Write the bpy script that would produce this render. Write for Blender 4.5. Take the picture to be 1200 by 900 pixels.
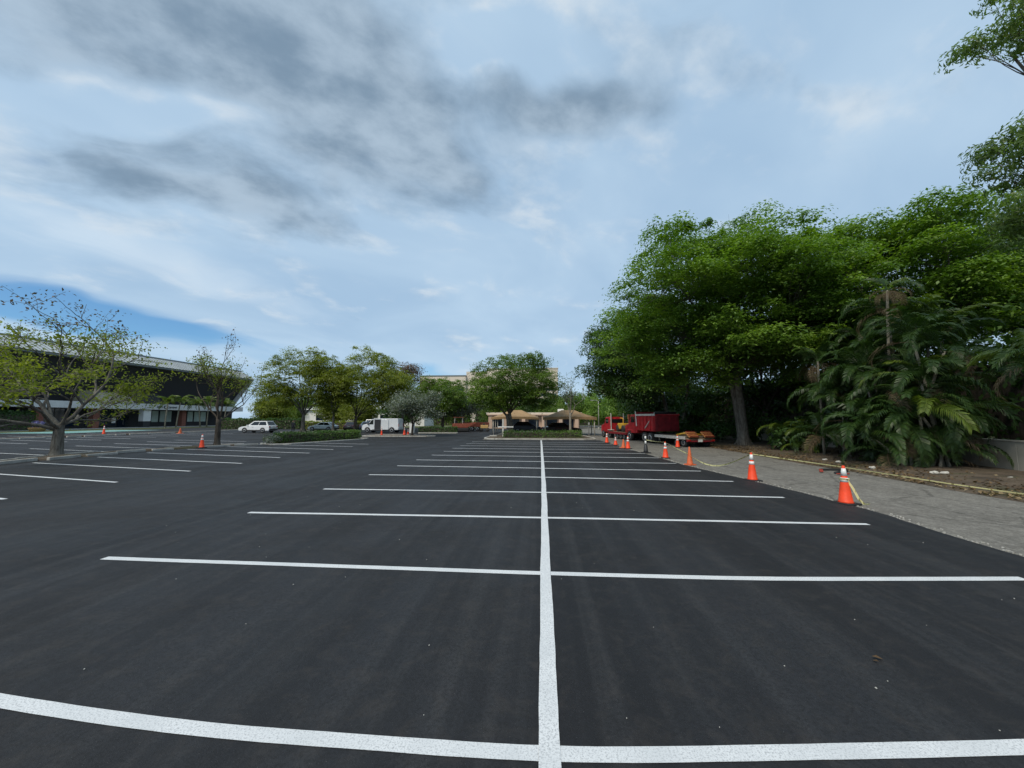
import bpy, bmesh, math, random
import numpy as np
from mathutils import Vector, Matrix

for _o in list(bpy.data.objects):
    bpy.data.objects.remove(_o, do_unlink=True)
scene = bpy.context.scene
COL = scene.collection

# ------------------------------------------------------------------ camera
cam_data = bpy.data.cameras.new('camera')
cam_data.sensor_fit = 'HORIZONTAL'
cam_data.sensor_width = 36.0
cam_data.lens = 13.35
cam_data.clip_start = 0.05
cam_data.clip_end = 8000.0
cam = bpy.data.objects.new('camera', cam_data)
COL.objects.link(cam)
cam.location = (0.0, 0.0, 2.12)
cam.rotation_euler = (math.pi / 2 + 0.08965, 0.0, 0.07595)
scene.camera = cam

# ------------------------------------------------------------------ exposure
scene.view_settings.view_transform = 'Standard'
scene.view_settings.look = 'None'
scene.view_settings.gamma = 1.0
scene.view_settings.use_curve_mapping = False
scene.view_settings.exposure = 0.35

SUN_EL = math.radians(50.0)
SUN_AZ = math.radians(-148.0)        # compass angle from +Y towards +X: behind the camera, to the left


# ------------------------------------------------------------------ node helper
class NT:
    def __init__(self, tree):
        self.t = tree
        self.n = tree.nodes
        self.l = tree.links

    def new(self, typ, **kw):
        nd = self.n.new(typ)
        for k, v in kw.items():
            setattr(nd, k, v)
        return nd

    def put(self, sock, v):
        if v is None:
            return
        if isinstance(v, bpy.types.NodeSocket):
            self.l.new(v, sock)
        else:
            if isinstance(v, (tuple, list)) and len(v) == 3 and sock.type == 'RGBA':
                v = (*v, 1.0)
            sock.default_value = v

    def math(self, op, a, b=None, c=None, clamp=False):
        nd = self.new('ShaderNodeMath', operation=op, use_clamp=clamp)
        self.put(nd.inputs[0], a)
        self.put(nd.inputs[1], b)
        self.put(nd.inputs[2], c)
        return nd.outputs[0]

    def noise(self, vec, scale, detail=4.0, rough=0.55, dist=0.0, out='Fac'):
        nd = self.new('ShaderNodeTexNoise')
        self.put(nd.inputs['Vector'], vec)
        nd.inputs['Scale'].default_value = scale
        nd.inputs['Detail'].default_value = detail
        nd.inputs['Roughness'].default_value = rough
        nd.inputs['Distortion'].default_value = dist
        return nd.outputs[out]

    def mapping(self, vec, scale=(1, 1, 1), loc=(0, 0, 0), rot=(0, 0, 0)):
        nd = self.new('ShaderNodeMapping')
        self.put(nd.inputs[0], vec)
        nd.inputs['Location'].default_value = loc
        nd.inputs['Rotation'].default_value = rot
        nd.inputs['Scale'].default_value = scale
        return nd.outputs[0]

    def range(self, v, a, b, c=0.0, d=1.0, smooth=True):
        nd = self.new('ShaderNodeMapRange')
        nd.interpolation_type = 'SMOOTHSTEP' if smooth else 'LINEAR'
        self.put(nd.inputs[0], v)
        for i, x in enumerate((a, b, c, d)):
            nd.inputs[1 + i].default_value = x
        return nd.outputs[0]

    def mix(self, fac, a, b, blend='MIX'):
        nd = self.new('ShaderNodeMix', data_type='RGBA', blend_type=blend)
        self.put(nd.inputs[0], fac)
        self.put(nd.inputs[6], a)
        self.put(nd.inputs[7], b)
        return nd.outputs[2]

    def ramp(self, fac, stops):
        nd = self.new('ShaderNodeValToRGB')
        e = nd.color_ramp.elements
        while len(e) < len(stops):
            e.new(0.5)
        for i, (p, c) in enumerate(stops):
            e[i].position = p
            e[i].color = (*c, 1.0)
        self.put(nd.inputs[0], fac)
        return nd.outputs[0]


# ------------------------------------------------------------------ sky
world = bpy.data.worlds.new('World')
scene.world = world
world.use_nodes = True
W = NT(world.node_tree)
W.n.clear()
sky_tex = W.new('ShaderNodeTexSky', sky_type='NISHITA')
sky_tex.sun_disc = False
sky_tex.sun_elevation = SUN_EL
sky_tex.sun_rotation = SUN_AZ
sky_tex.air_density = 1.0
sky_tex.dust_density = 0.35
sky_tex.ozone_density = 2.0
bg_sky = W.new('ShaderNodeBackground')
W.l.new(W.mix(1.0, sky_tex.outputs[0], (0.62, 0.92, 1.12), 'MULTIPLY'), bg_sky.inputs[0])
bg_sky.inputs[1].default_value = 0.09

tc = W.new('ShaderNodeTexCoord').outputs['Generated']
sep = W.new('ShaderNodeSeparateXYZ')
W.l.new(tc, sep.inputs[0])
zc = W.math('ADD', W.math('MAXIMUM', sep.outputs[2], 0.0), 0.25)
cmb = W.new('ShaderNodeCombineXYZ')
W.l.new(W.math('DIVIDE', sep.outputs[0], zc), cmb.inputs[0])
W.l.new(W.math('DIVIDE', sep.outputs[1], zc), cmb.inputs[1])
P = cmb.outputs[0]            # position on the cloud deck


def texmap(vec, loc=(0, 0, 0), ang=0.0, scale=(1, 1, 1)):
    nd = W.new('ShaderNodeMapping', vector_type='TEXTURE')
    W.put(nd.inputs[0], vec)
    nd.inputs['Location'].default_value = loc
    nd.inputs['Rotation'].default_value = (0, 0, math.radians(ang))
    nd.inputs['Scale'].default_value = scale
    return nd.outputs[0]


# the deck is warped a little so that no patch of cloud keeps a plain outline
warp = W.noise(P, 2.2, 2.0, 0.5, 0.0, out='Color')
vsub = W.new('ShaderNodeVectorMath', operation='SUBTRACT')
W.l.new(warp, vsub.inputs[0])
vsub.inputs[1].default_value = (0.5, 0.5, 0.5)
vm = W.new('ShaderNodeVectorMath', operation='MULTIPLY_ADD')
W.l.new(vsub.outputs[0], vm.inputs[0])
vm.inputs[1].default_value = (0.42, 0.42, 0.0)
W.l.new(P, vm.inputs[2])
Pw = vm.outputs[0]


def blob(u, v, ru, rv, ang=0.0, amp=1.0, vec=None):
    """soft patch of cloud on the deck"""
    m = texmap(Pw if vec is None else vec, (u, v, 0), ang, (ru, rv, 1))
    ln = W.new('ShaderNodeVectorMath', operation='LENGTH')
    W.l.new(m, ln.inputs[0])
    return W.range(ln.outputs['Value'], 0.1, 1.3, amp, 0.0)


def add_all(lst):
    s = lst[0]
    for x in lst[1:]:
        s = W.math('ADD', s, x)
    return s


# thin high veil, drawn out into streaks; it opens on blue low down
Ps = texmap(Pw, (0.3, 0.1, 0), 63.0, (2.6, 1.0, 1.0))
veil_n = W.noise(Ps, 2.3, 6.0, 0.5, 0.25)
veil_b = add_all([blob(-1.84, 1.42, 1.3, 0.26, 62, -0.62),
                  blob(-1.20, 0.70, 0.20, 0.07, 20, -0.30),
                  blob(-0.72, 2.60, 0.60, 0.35, 10, -0.30),
                  blob(-1.35, 1.15, 0.75, 0.16, 63, 0.30)])
veil = W.range(W.math('ADD', W.math('ADD', veil_n, 0.36), veil_b), 0.30, 0.66)
veil = W.math('MULTIPLY', veil, 0.94)
veil_soft = W.noise(texmap(P, (4.3, 1.2, 0), 40, (1.5, 1, 1)), 1.5, 4.0, 0.5, 0.4)
hi = W.noise(Ps, 4.2, 7.0, 0.58, 0.4)
veil_col = W.mix(W.range(veil_soft, 0.3, 0.7), (0.38, 0.54, 0.72), (0.49, 0.65, 0.81))
hi_f = W.math('ADD', W.math('MULTIPLY', W.range(hi, 0.50, 0.78), 0.13), blob(-1.38, 1.08, 0.85, 0.14, 63, 0.40))
veil_col = W.mix(W.math('MULTIPLY', hi_f, W.range(hi, 0.3, 0.62)), veil_col, (0.74, 0.84, 0.92))
# lower grey cloud
cum_n = W.noise(texmap(Pw, (1.1, 0.4, 0), 35, (1.35, 1, 1)), 2.9, 9.0, 0.58, 0.0)
cum_b = add_all([blob(-0.62, 0.52, 0.50, 0.20, 5, 0.34),
                 blob(-0.44, 0.80, 0.24, 0.34, -25, 0.34),
                 blob(-0.97, 0.84, 0.42, 0.16, 30, 0.24),
                 blob(-0.78, 1.10, 0.34, 0.12, 35, 0.22),
                 blob(0.06, 0.84, 0.24, 0.08, 10, 0.28),
                 blob(0.48, 0.80, 0.30, 0.06, 15, 0.15),
                 blob(-0.86, 0.66, 0.24, 0.06, 28, -0.30),
                 blob(-0.05, 0.715, 0.20, 0.08, 10, -0.40),
                 blob(-0.62, 0.80, 0.95, 0.62, 10, 0.235, P),
                 blob(0.35, 0.75, 0.55, 0.22, 5, 0.07, P)])
cum = W.math('ADD', W.math('SUBTRACT', cum_n, 0.14), cum_b)
cum_f = W.range(cum, 0.43, 0.86)
cum_edge = W.math('MULTIPLY', W.range(cum, 0.36, 0.50), W.range(cum, 0.50, 0.70, 1.0, 0.0))
cum_edge = W.math('MULTIPLY', cum_edge, W.math('ADD', 0.62, blob(-0.05, 0.72, 0.24, 0.12, 10, 0.9)))
cum_tone = W.noise(texmap(P, (0.7, 0.2, 0), 30, (1.25, 1, 1)), 5.6, 7.0, 0.56, 0.0)
cum_col = W.mix(W.range(cum_tone, 0.32, 0.68), (0.19, 0.275, 0.37), (0.42, 0.53, 0.64))
col = W.mix(W.math('MULTIPLY', cum_edge, W.range(cum_tone, 0.42, 0.72)), veil_col, (0.74, 0.80, 0.84))
col = W.mix(W.math('MULTIPLY', cum_f, 0.94), col, cum_col)
bg_cloud = W.new('ShaderNodeBackground')
W.l.new(col, bg_cloud.inputs[0])
bg_cloud.inputs[1].default_value = 0.82
cover = W.math('MAXIMUM', veil, W.math('MULTIPLY', cum_f, 0.95))
mixs = W.new('ShaderNodeMixShader')
W.l.new(cover, mixs.inputs[0])
W.l.new(bg_sky.outputs[0], mixs.inputs[1])
W.l.new(bg_cloud.outputs[0], mixs.inputs[2])
out = W.new('ShaderNodeOutputWorld')
W.l.new(mixs.outputs[0], out.inputs[0])

# ------------------------------------------------------------------ sun behind cloud
sun_data = bpy.data.lights.new('sun', 'SUN')
sun_data.energy = 2.2
sun_data.angle = math.radians(24.0)
sun_data.color = (1.0, 0.91, 0.76)
sun = bpy.data.objects.new('sun', sun_data)
COL.objects.link(sun)
_d = Vector((math.sin(SUN_AZ) * math.cos(SUN_EL), math.cos(SUN_AZ) * math.cos(SUN_EL), math.sin(SUN_EL)))
sun.rotation_euler = _d.to_track_quat('Z', 'Y').to_euler()
sun.location = (-40, -20, 80)

# ------------------------------------------------------------------ scene helpers
rng = random.Random(11)


def tag(o, label=None, cat=None, group=None, kind=None):
    if label: o['label'] = label
    if cat: o['category'] = cat
    if group: o['group'] = group
    if kind: o['kind'] = kind
    return o


def link(o, parent=None):
    COL.objects.link(o)
    if parent is not None:
        o.parent = parent
    return o


def empty(name, loc=(0, 0, 0), rz=0.0, label=None, cat=None, group=None):
    o = bpy.data.objects.new(name, None)
    o.empty_display_size = 0.2
    o.location = loc
    o.rotation_euler = (0, 0, rz)
    link(o)
    return tag(o, label, cat, group)


def copy_tree(o, parent=None):
    c = o.copy()
    COL.objects.link(c)
    c.parent = parent
    for ch in [x for x in bpy.data.objects if x.parent == o]:
        copy_tree(ch, c)
    return c


class MB:
    """collects faces for one mesh object"""
    def __init__(self):
        self.v, self.f = [], []

    def face(self, pts):
        n = len(self.v)
        self.v += [tuple(p) for p in pts]
        self.f.append(tuple(range(n, n + len(pts))))

    def box(self, c, s, rz=0.0, rx=0.0, ry=0.0):
        hx, hy, hz = s[0] / 2, s[1] / 2, s[2] / 2
        M = Matrix.Rotation(rz, 3, 'Z') @ Matrix.Rotation(ry, 3, 'Y') @ Matrix.Rotation(rx, 3, 'X')
        n = len(self.v)
        for x, y, z in ((-1, -1, -1), (1, -1, -1), (1, 1, -1), (-1, 1, -1), (-1, -1, 1), (1, -1, 1), (1, 1, 1), (-1, 1, 1)):
            p = M @ Vector((x * hx, y * hy, z * hz))
            self.v.append((c[0] + p.x, c[1] + p.y, c[2] + p.z))
        for q in ((0, 3, 2, 1), (4, 5, 6, 7), (0, 1, 5, 4), (1, 2, 6, 5), (2, 3, 7, 6), (3, 0, 4, 7)):
            self.f.append(tuple(n + i for i in q))
        return self

    def prism(self, prof, w0, w1, axis='Y', top_scale=None):
        """profile of (a, z) pairs swept between w0 and w1 across the other horizontal axis"""
        n = len(self.v)
        k = len(prof)
        for w in (w0, w1):
            for a, z in prof:
                self.v.append((a, w, z) if axis == 'Y' else (w, a, z))
        a = tuple(range(n, n + k))
        b = tuple(range(n + k, n + 2 * k))
        self.f.append(a if axis == 'Y' else a[::-1])
        self.f.append(b[::-1] if axis == 'Y' else b)
        for i in range(k):
            j = (i + 1) % k
            q = (n + i, n + k + i, n + k + j, n + j)
            self.f.append(q if axis == 'Y' else q[::-1])
        return self

    def tube(self, path, radii, seg=8, cap=True):
        path = [Vector(p) for p in path]
        n0 = len(self.v)
        ref = Vector((0.31, 0.17, 0.93))
        m = len(path)
        prev = None
        for i, p in enumerate(path):
            t = (path[min(i + 1, m - 1)] - path[max(i - 1, 0)])
            if t.length < 1e-9: t = Vector((0, 0, 1))
            t.normalize()
            if prev is None:
                u = t.cross(ref)
                if u.length < 0.05: u = t.cross(Vector((1, 0, 0)))
            else:
                u = prev - t * prev.dot(t)
                if u.length < 1e-4: u = t.cross(ref)
            u.normalize()
            prev = u
            w = t.cross(u)
            r = radii[i] if hasattr(radii, '__len__') else radii
            for k in range(seg):
                a = 2 * math.pi * k / seg
                q = p + u * (math.cos(a) * r) + w * (math.sin(a) * r)
                self.v.append((q.x, q.y, q.z))
        for i in range(m - 1):
            for k in range(seg):
                a, b = n0 + i * seg + k, n0 + i * seg + (k + 1) % seg
                self.f.append((a, b, b + seg, a + seg))
        if cap:
            self.f.append(tuple(n0 + k for k in range(seg))[::-1])
            self.f.append(tuple(n0 + (m - 1) * seg + k for k in range(seg)))
        return self

    def lathe(self, prof, seg=16, c=(0, 0, 0), axis='Z'):
        """(r, h) pairs turned about an axis"""
        n = len(self.v)
        for r, h in prof:
            for k in range(seg):
                a = 2 * math.pi * k / seg
                if axis == 'Z': p = (r * math.cos(a), r * math.sin(a), h)
                elif axis == 'Y': p = (r * math.cos(a), h, r * math.sin(a))
                else: p = (h, r * math.cos(a), r * math.sin(a))
                self.v.append((c[0] + p[0], c[1] + p[1], c[2] + p[2]))
        for i in range(len(prof) - 1):
            for k in range(seg):
                a, b = n + i * seg + k, n + i * seg + (k + 1) % seg
                self.f.append((a, b, b + seg, a + seg))
        self.f.append(tuple(n + k for k in range(seg))[::-1])
        self.f.append(tuple(n + (len(prof) - 1) * seg + k for k in range(seg)))
        return self

    def mesh(self, name, mat, smooth=False, bevel=0.0, seg=2):
        me = bpy.data.meshes.new(name)
        bm = bmesh.new()
        vs = [bm.verts.new(p) for p in self.v]
        for f in self.f:
            try: bm.faces.new([vs[i] for i in f])
            except ValueError: pass
        if bevel > 0:
            bmesh.ops.remove_doubles(bm, verts=bm.verts, dist=1e-5)
            ed = [e for e in bm.edges if len(e.link_faces) == 2 and e.calc_face_angle(0) > 0.5]
            bmesh.ops.bevel(bm, geom=ed, offset=bevel, segments=seg, affect='EDGES', profile=0.5, clamp_overlap=True)
        bmesh.ops.recalc_face_normals(bm, faces=bm.faces)
        bm.to_mesh(me)
        bm.free()
        if mat is not None: me.materials.append(mat)
        if smooth:
            me.polygons.foreach_set('use_smooth', [True] * len(me.polygons))
        return me

    def build(self, name, mat, parent=None, smooth=False, bevel=0.0, seg=2):
        return link(bpy.data.objects.new(name, self.mesh(name, mat, smooth, bevel, seg)), parent)


def quads_mesh(name, V, mat):
    """V: (n,4,3) numpy quads -> mesh"""
    n = V.shape[0]
    me = bpy.data.meshes.new(name)
    me.vertices.add(n * 4)
    me.loops.add(n * 4)
    me.polygons.add(n)
    me.vertices.foreach_set('co', V.reshape(-1).astype(np.float32))
    me.loops.foreach_set('vertex_index', np.arange(n * 4, dtype=np.int32))
    me.polygons.foreach_set('loop_start', np.arange(0, n * 4, 4, dtype=np.int32))
    me.polygons.foreach_set('loop_total', np.full(n, 4, dtype=np.int32))
    me.update(calc_edges=True)
    me.materials.append(mat)
    return me


# ------------------------------------------------------------------ materials
MATS = {}


def material(name):
    m = bpy.data.materials.new(name)
    m.use_nodes = True
    t = NT(m.node_tree)
    b = [n for n in t.n if n.type == 'BSDF_PRINCIPLED'][0]
    MATS[name] = m
    return m, t, b


def obj_coord(t):
    return t.new('ShaderNodeTexCoord').outputs['Object']


def world_pos(t):
    return t.new('ShaderNodeNewGeometry').outputs['Position']


def bump(t, b, h, strength, dist=0.01):
    nd = t.new('ShaderNodeBump')
    nd.inputs['Strength'].default_value = strength
    nd.inputs['Distance'].default_value = dist
    t.put(nd.inputs['Height'], h)
    t.l.new(nd.outputs[0], b.inputs['Normal'])


def plain(name, col, rough=0.5, metal=0.0, var=0.12, scale=6.0, spec=0.5, bmp=0.0, coat=0.0):
    """painted / moulded surface with uneven tone"""
    m, t, b = material(name)
    n = t.noise(obj_coord(t), scale, 5.0, 0.6)
    lo = tuple(c * (1 - var) for c in col)
    hi = tuple(min(1, c * (1 + var)) for c in col)
    t.put(b.inputs['Base Color'], t.mix(t.range(n, 0.25, 0.75), lo, hi))
    t.put(b.inputs['Roughness'], t.range(t.noise(obj_coord(t), scale * 2.3, 3.0), 0.2, 0.8, max(0.02, rough - 0.08), min(1, rough + 0.08)))
    b.inputs['Metallic'].default_value = metal
    b.inputs['Specular IOR Level'].default_value = spec
    if coat:
        b.inputs['Coat Weight'].default_value = coat
        b.inputs['Coat Roughness'].default_value = 0.06
    if bmp:
        bump(t, b, t.noise(obj_coord(t), scale * 8, 4.0), bmp)
    return m


def leaf_mat(name, stops, rough=0.5, trans=0.25):
    m, t, b = material(name)
    rnd = t.new('ShaderNodeNewGeometry').outputs['Random Per Island']
    n = t.noise(obj_coord(t), 0.45, 3.0, 0.5)
    f = t.math('ADD', t.math('MULTIPLY', rnd, 0.45), t.math('MULTIPLY', t.range(n, 0.30, 0.70), 0.55))
    c = t.ramp(f, stops)
    t.put(b.inputs['Base Color'], c)
    b.inputs['Roughness'].default_value = rough
    b.inputs['Specular IOR Level'].default_value = 0.35
    tr = t.new('ShaderNodeBsdfTranslucent')
    t.put(tr.inputs[0], t.mix(1.0, c, (1.55, 1.75, 0.5), 'MULTIPLY'))
    mx = t.new('ShaderNodeMixShader')
    mx.inputs[0].default_value = trans
    t.l.new(b.outputs[0], mx.inputs[1])
    t.l.new(tr.outputs[0], mx.inputs[2])
    o = [x for x in t.n if x.type == 'OUTPUT_MATERIAL'][0]
    t.l.new(mx.outputs[0], o.inputs[0])
    return m


# fresh asphalt: roller lanes along the aisle, a paving joint, scuffed patches, fine stone
m, t, b = material('new_asphalt')
p = world_pos(t)
lane = t.noise(t.mapping(p, scale=(0.75, 0.018, 1)), 1.0, 4.0, 0.6)
lane2 = t.noise(t.mapping(p, scale=(3.2, 0.035, 1)), 1.0, 3.0, 0.6)
patch = t.noise(p, 0.45, 5.0, 0.62, 0.6)
scuff = t.noise(t.mapping(p, scale=(1.4, 0.5, 1), loc=(3.1, 7.7, 0)), 1.3, 7.0, 0.65, 0.4)
grit = t.noise(p, 34.0, 4.0, 0.85)
spk = t.noise(p, 130.0, 2.0, 0.7)
c = t.mix(t.range(lane, 0.34, 0.66), (0.0115, 0.0120, 0.0140), (0.025, 0.0262, 0.0295))
c = t.mix(t.math('MULTIPLY', t.range(lane2, 0.45, 0.68), 0.45), c, (0.046, 0.0465, 0.048))
c = t.mix(t.math('MULTIPLY', t.range(patch, 0.48, 0.72), 0.55), c, (0.0155, 0.016, 0.0172))
c = t.mix(t.math('MULTIPLY', t.range(scuff, 0.56, 0.78), 0.55), c, (0.046, 0.043, 0.040))
c = t.mix(t.math('MULTIPLY', t.range(grit, 0.40, 0.66), 0.75), c, (0.011, 0.011, 0.0115))
mot = t.noise(p, 4.5, 5.0, 0.7, 0.5)
c = t.mix(t.math('MULTIPLY', t.range(mot, 0.46, 0.72), 0.28), c, (0.055, 0.048, 0.042))
c = t.mix(t.range(spk, 0.66, 0.78), c, (0.13, 0.13, 0.13))
sx = t.new('ShaderNodeSeparateXYZ')
t.l.new(p, sx.inputs[0])
wob = t.math('MULTIPLY', t.math('SUBTRACT', t.noise(t.mapping(p, scale=(0, 0.5, 0)), 1.0, 4.0), 0.5), 0.30)
for jx, wd, am in ((-6.2, 0.05, 0.85), (-10.1, 0.07, 0.40), (-2.4, 0.10, 0.40), (3.3, 0.06, 0.35), (-17.8, 0.08, 0.35)):
    dx = t.math('ABSOLUTE', t.math('ADD', t.math('SUBTRACT', sx.outputs[0], jx), wob))
    c = t.mix(t.math('MULTIPLY', t.range(dx, wd * 0.3, wd * 1.6, 1.0, 0.0), am), c, (0.0165, 0.0165, 0.0175))
t.put(b.inputs['Base Color'], c)
t.put(b.inputs['Roughness'], t.range(patch, 0.3, 0.7, 0.62, 0.80))
b.inputs['Specular IOR Level'].default_value = 0.30
bump(t, b, t.math('ADD', t.noise(p, 90.0, 4.0, 0.7), t.math('MULTIPLY', t.noise(p, 14.0, 4.0, 0.6), 0.6)), 0.85, 0.006)

# worn grey asphalt of the side lane
m, t, b = material('old_asphalt')
p = world_pos(t)
c = t.mix(t.range(t.noise(p, 0.5, 6.0, 0.6, 0.5), 0.3, 0.7), (0.150, 0.141, 0.124), (0.225, 0.212, 0.186))
c = t.mix(t.math('MULTIPLY', t.range(t.noise(t.mapping(p, scale=(3.0, 0.5, 1)), 1.5, 6.0, 0.7), 0.5, 0.72), 0.7), c, (0.290, 0.274, 0.245))
c = t.mix(t.math('MULTIPLY', t.range(t.noise(t.mapping(p, loc=(9, 2, 0)), 1.1, 6.0, 0.68, 0.8), 0.55, 0.72), 0.70), c, (0.105, 0.096, 0.082))
c = t.mix(t.math('MULTIPLY', t.range(t.noise(p, 20.0, 4.0, 0.85), 0.42, 0.62), 0.65), c, (0.075, 0.069, 0.060))
c = t.mix(t.range(t.noise(p, 30.0, 3.0, 0.8), 0.60, 0.70), c, (0.40, 0.38, 0.345))
c = t.mix(t.math('MULTIPLY', t.range(t.noise(t.mapping(p, loc=(3, 5, 0)), 5.0, 8.0, 0.82), 0.46, 0.62), 0.55), c, (0.30, 0.283, 0.25))
c = t.mix(t.math('MULTIPLY', t.range(t.noise(t.mapping(p, loc=(13, 1, 0)), 7.0, 8.0, 0.82), 0.50, 0.64), 0.60), c, (0.075, 0.069, 0.060))
vo = t.new('ShaderNodeTexVoronoi', feature='DISTANCE_TO_EDGE')
t.put(vo.inputs['Vector'], t.mapping(p, scale=(1.0, 0.7, 1)))
vo.inputs['Scale'].default_value = 0.55
crk = t.math('ADD', vo.outputs['Distance'], t.math('MULTIPLY', t.math('SUBTRACT', t.noise(p, 4.0, 5.0), 0.5), 0.12))
c = t.mix(t.math('MULTIPLY', t.range(crk, 0.0, 0.022, 1.0, 0.0), 0.5), c, (0.045, 0.042, 0.038))
t.put(b.inputs['Base Color'], c)
b.inputs['Roughness'].default_value = 0.9
b.inputs['Specular IOR Level'].default_value = 0.3
bump(t, b, t.noise(p, 45.0, 5.0, 0.75), 0.9, 0.012)

# white road paint, thin enough for the stone to show
m, t, b = material('road_paint')
p = world_pos(t)
n = t.noise(p, 75.0, 3.0, 0.75)
n2 = t.noise(p, 2.3, 4.0, 0.6)
c = t.mix(t.range(n2, 0.3, 0.7), (0.60, 0.615, 0.62), (0.70, 0.71, 0.71))
c = t.mix(t.math('MULTIPLY', t.range(n, 0.46, 0.66), t.range(n2, 0.2, 0.8, 0.45, 0.9)), c, (0.30, 0.31, 0.32))
c = t.mix(t.range(t.noise(p, 120.0, 2.0, 0.7), 0.70, 0.76), c, (0.12, 0.12, 0.12))
t.put(b.inputs['Base Color'], c)
b.inputs['Roughness'].default_value = 0.65
bump(t, b, n, 0.5, 0.004)

# leaf-strewn soil
m, t, b = material('soil')
p = world_pos(t)
c = t.ramp(t.noise(p, 1.6, 8.0, 0.7, 0.5), [(0.28, (0.035, 0.026, 0.018)), (0.46, (0.085, 0.062, 0.040)), (0.62, (0.135, 0.10, 0.068)), (0.8, (0.20, 0.165, 0.12))])
c = t.mix(t.math('MULTIPLY', t.range(t.noise(p, 0.55, 4.0, 0.6), 0.52, 0.68), 0.65), c, (0.055, 0.065, 0.022))
c = t.mix(t.math('MULTIPLY', t.range(t.noise(p, 26.0, 3.0, 0.8), 0.5, 0.68), 0.6), c, (0.03, 0.022, 0.016))
t.put(b.inputs['Base Color'], c)
b.inputs['Roughness'].default_value = 0.95
bump(t, b, t.noise(p, 14.0, 6.0, 0.7), 1.0, 0.03)

m, t, b = material('grass')
p = world_pos(t)
c = t.ramp(t.noise(p, 0.7, 8.0, 0.65), [(0.3, (0.045, 0.062, 0.018)), (0.5, (0.085, 0.100, 0.030)), (0.7, (0.15, 0.145, 0.055))])
c = t.mix(t.math('MULTIPLY', t.range(t.noise(p, 20.0, 3.0, 0.8), 0.45, 0.7), 0.5), c, (0.03, 0.04, 0.012))
t.put(b.inputs['Base Color'], c)
b.inputs['Roughness'].default_value = 0.95
bump(t, b, t.noise(p, 22.0, 4.0, 0.7), 0.8, 0.05)

m, t, b = material('concrete')
p = world_pos(t)
c = t.mix(t.range(t.noise(p, 1.5, 6.0, 0.65, 0.4), 0.3, 0.7), (0.30, 0.285, 0.255), (0.46, 0.44, 0.40))
c = t.mix(t.math('MULTIPLY', t.range(t.noise(p, 9.0, 5.0, 0.7), 0.52, 0.7), 0.6), c, (0.16, 0.15, 0.13))
t.put(b.inputs['Base Color'], c)
b.inputs['Roughness'].default_value = 0.9
bump(t, b, t.noise(p, 30.0, 5.0, 0.7), 0.6, 0.01)

m, t, b = material('teal_paint')
p = world_pos(t)
c = t.mix(t.range(t.noise(p, 1.1, 6.0, 0.6), 0.35, 0.65), (0.10, 0.26, 0.24), (0.19, 0.38, 0.35))
t.put(b.inputs['Base Color'], c)
b.inputs['Roughness'].default_value = 0.8


def bark(name, lo, hi, scale=3.0):
    m, t, b = material(name)
    p = obj_coord(t)
    st = t.noise(t.mapping(p, scale=(1, 1, 0.22)), scale * 3, 6.0, 0.65, 0.6)
    pt = t.noise(p, scale * 0.6, 4.0, 0.6)
    c = t.mix(t.range(st, 0.3, 0.7), lo, hi)
    c = t.mix(t.math('MULTIPLY', t.range(pt, 0.52, 0.72), 0.6), c, tuple(min(1, x * 1.5) for x in hi))
    t.put(b.inputs['Base Color'], c)
    b.inputs['Roughness'].default_value = 0.92
    b.inputs['Specular IOR Level'].default_value = 0.2
    bump(t, b, st, 0.9, 0.03)
    return m


BARK = bark('bark_grey', (0.07, 0.060, 0.050), (0.18, 0.165, 0.14))
BARK_DARK = bark('bark_dark', (0.035, 0.028, 0.022), (0.095, 0.08, 0.065))
BARK_PALE = bark('bark_pale', (0.16, 0.145, 0.12), (0.32, 0.295, 0.25))
PALM_BARK = bark('palm_bark', (0.12, 0.11, 0.085), (0.27, 0.25, 0.20), 5.0)

LEAF_FICUS = leaf_mat('leaf_ficus', [(0.05, (0.046, 0.096, 0.016)), (0.40, (0.098, 0.182, 0.028)), (0.68, (0.160, 0.262, 0.040)), (0.95, (0.235, 0.345, 0.064))], 0.48, 0.34)
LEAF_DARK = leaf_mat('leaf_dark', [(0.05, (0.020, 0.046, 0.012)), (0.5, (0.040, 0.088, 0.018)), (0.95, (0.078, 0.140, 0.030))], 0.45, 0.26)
LEAF_OLIVE = leaf_mat('leaf_olive', [(0.05, (0.085, 0.110, 0.014)), (0.5, (0.162, 0.192, 0.026)), (0.95, (0.255, 0.280, 0.048))], 0.55, 0.42)
LEAF_OAK = leaf_mat('leaf_oak', [(0.05, (0.050, 0.095, 0.014)), (0.5, (0.098, 0.165, 0.023)), (0.95, (0.165, 0.230, 0.042))], 0.5, 0.38)
LEAF_RUST = leaf_mat('leaf_rust', [(0.05, (0.070, 0.055, 0.035)), (0.5, (0.105, 0.075, 0.055)), (0.95, (0.15, 0.085, 0.070))], 0.55, 0.25)
LEAF_GREY = leaf_mat('leaf_grey', [(0.05, (0.085, 0.105, 0.085)), (0.5, (0.150, 0.175, 0.145)), (0.95, (0.24, 0.265, 0.225))], 0.55, 0.2)
LEAF_HEDGE = leaf_mat('leaf_hedge', [(0.05, (0.029, 0.067, 0.012)), (0.5, (0.062, 0.126, 0.019)), (0.95, (0.120, 0.198, 0.034))], 0.45, 0.2)
LEAF_FINE = leaf_mat('leaf_fine', [(0.05, (0.060, 0.105, 0.032)), (0.5, (0.115, 0.185, 0.055)), (0.95, (0.185, 0.260, 0.085))], 0.4, 0.4)
FROND = leaf_mat('frond_green', [(0.05, (0.015, 0.038, 0.010)), (0.5, (0.032, 0.068, 0.015)), (0.95, (0.066, 0.110, 0.024))], 0.45, 0.24)
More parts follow.
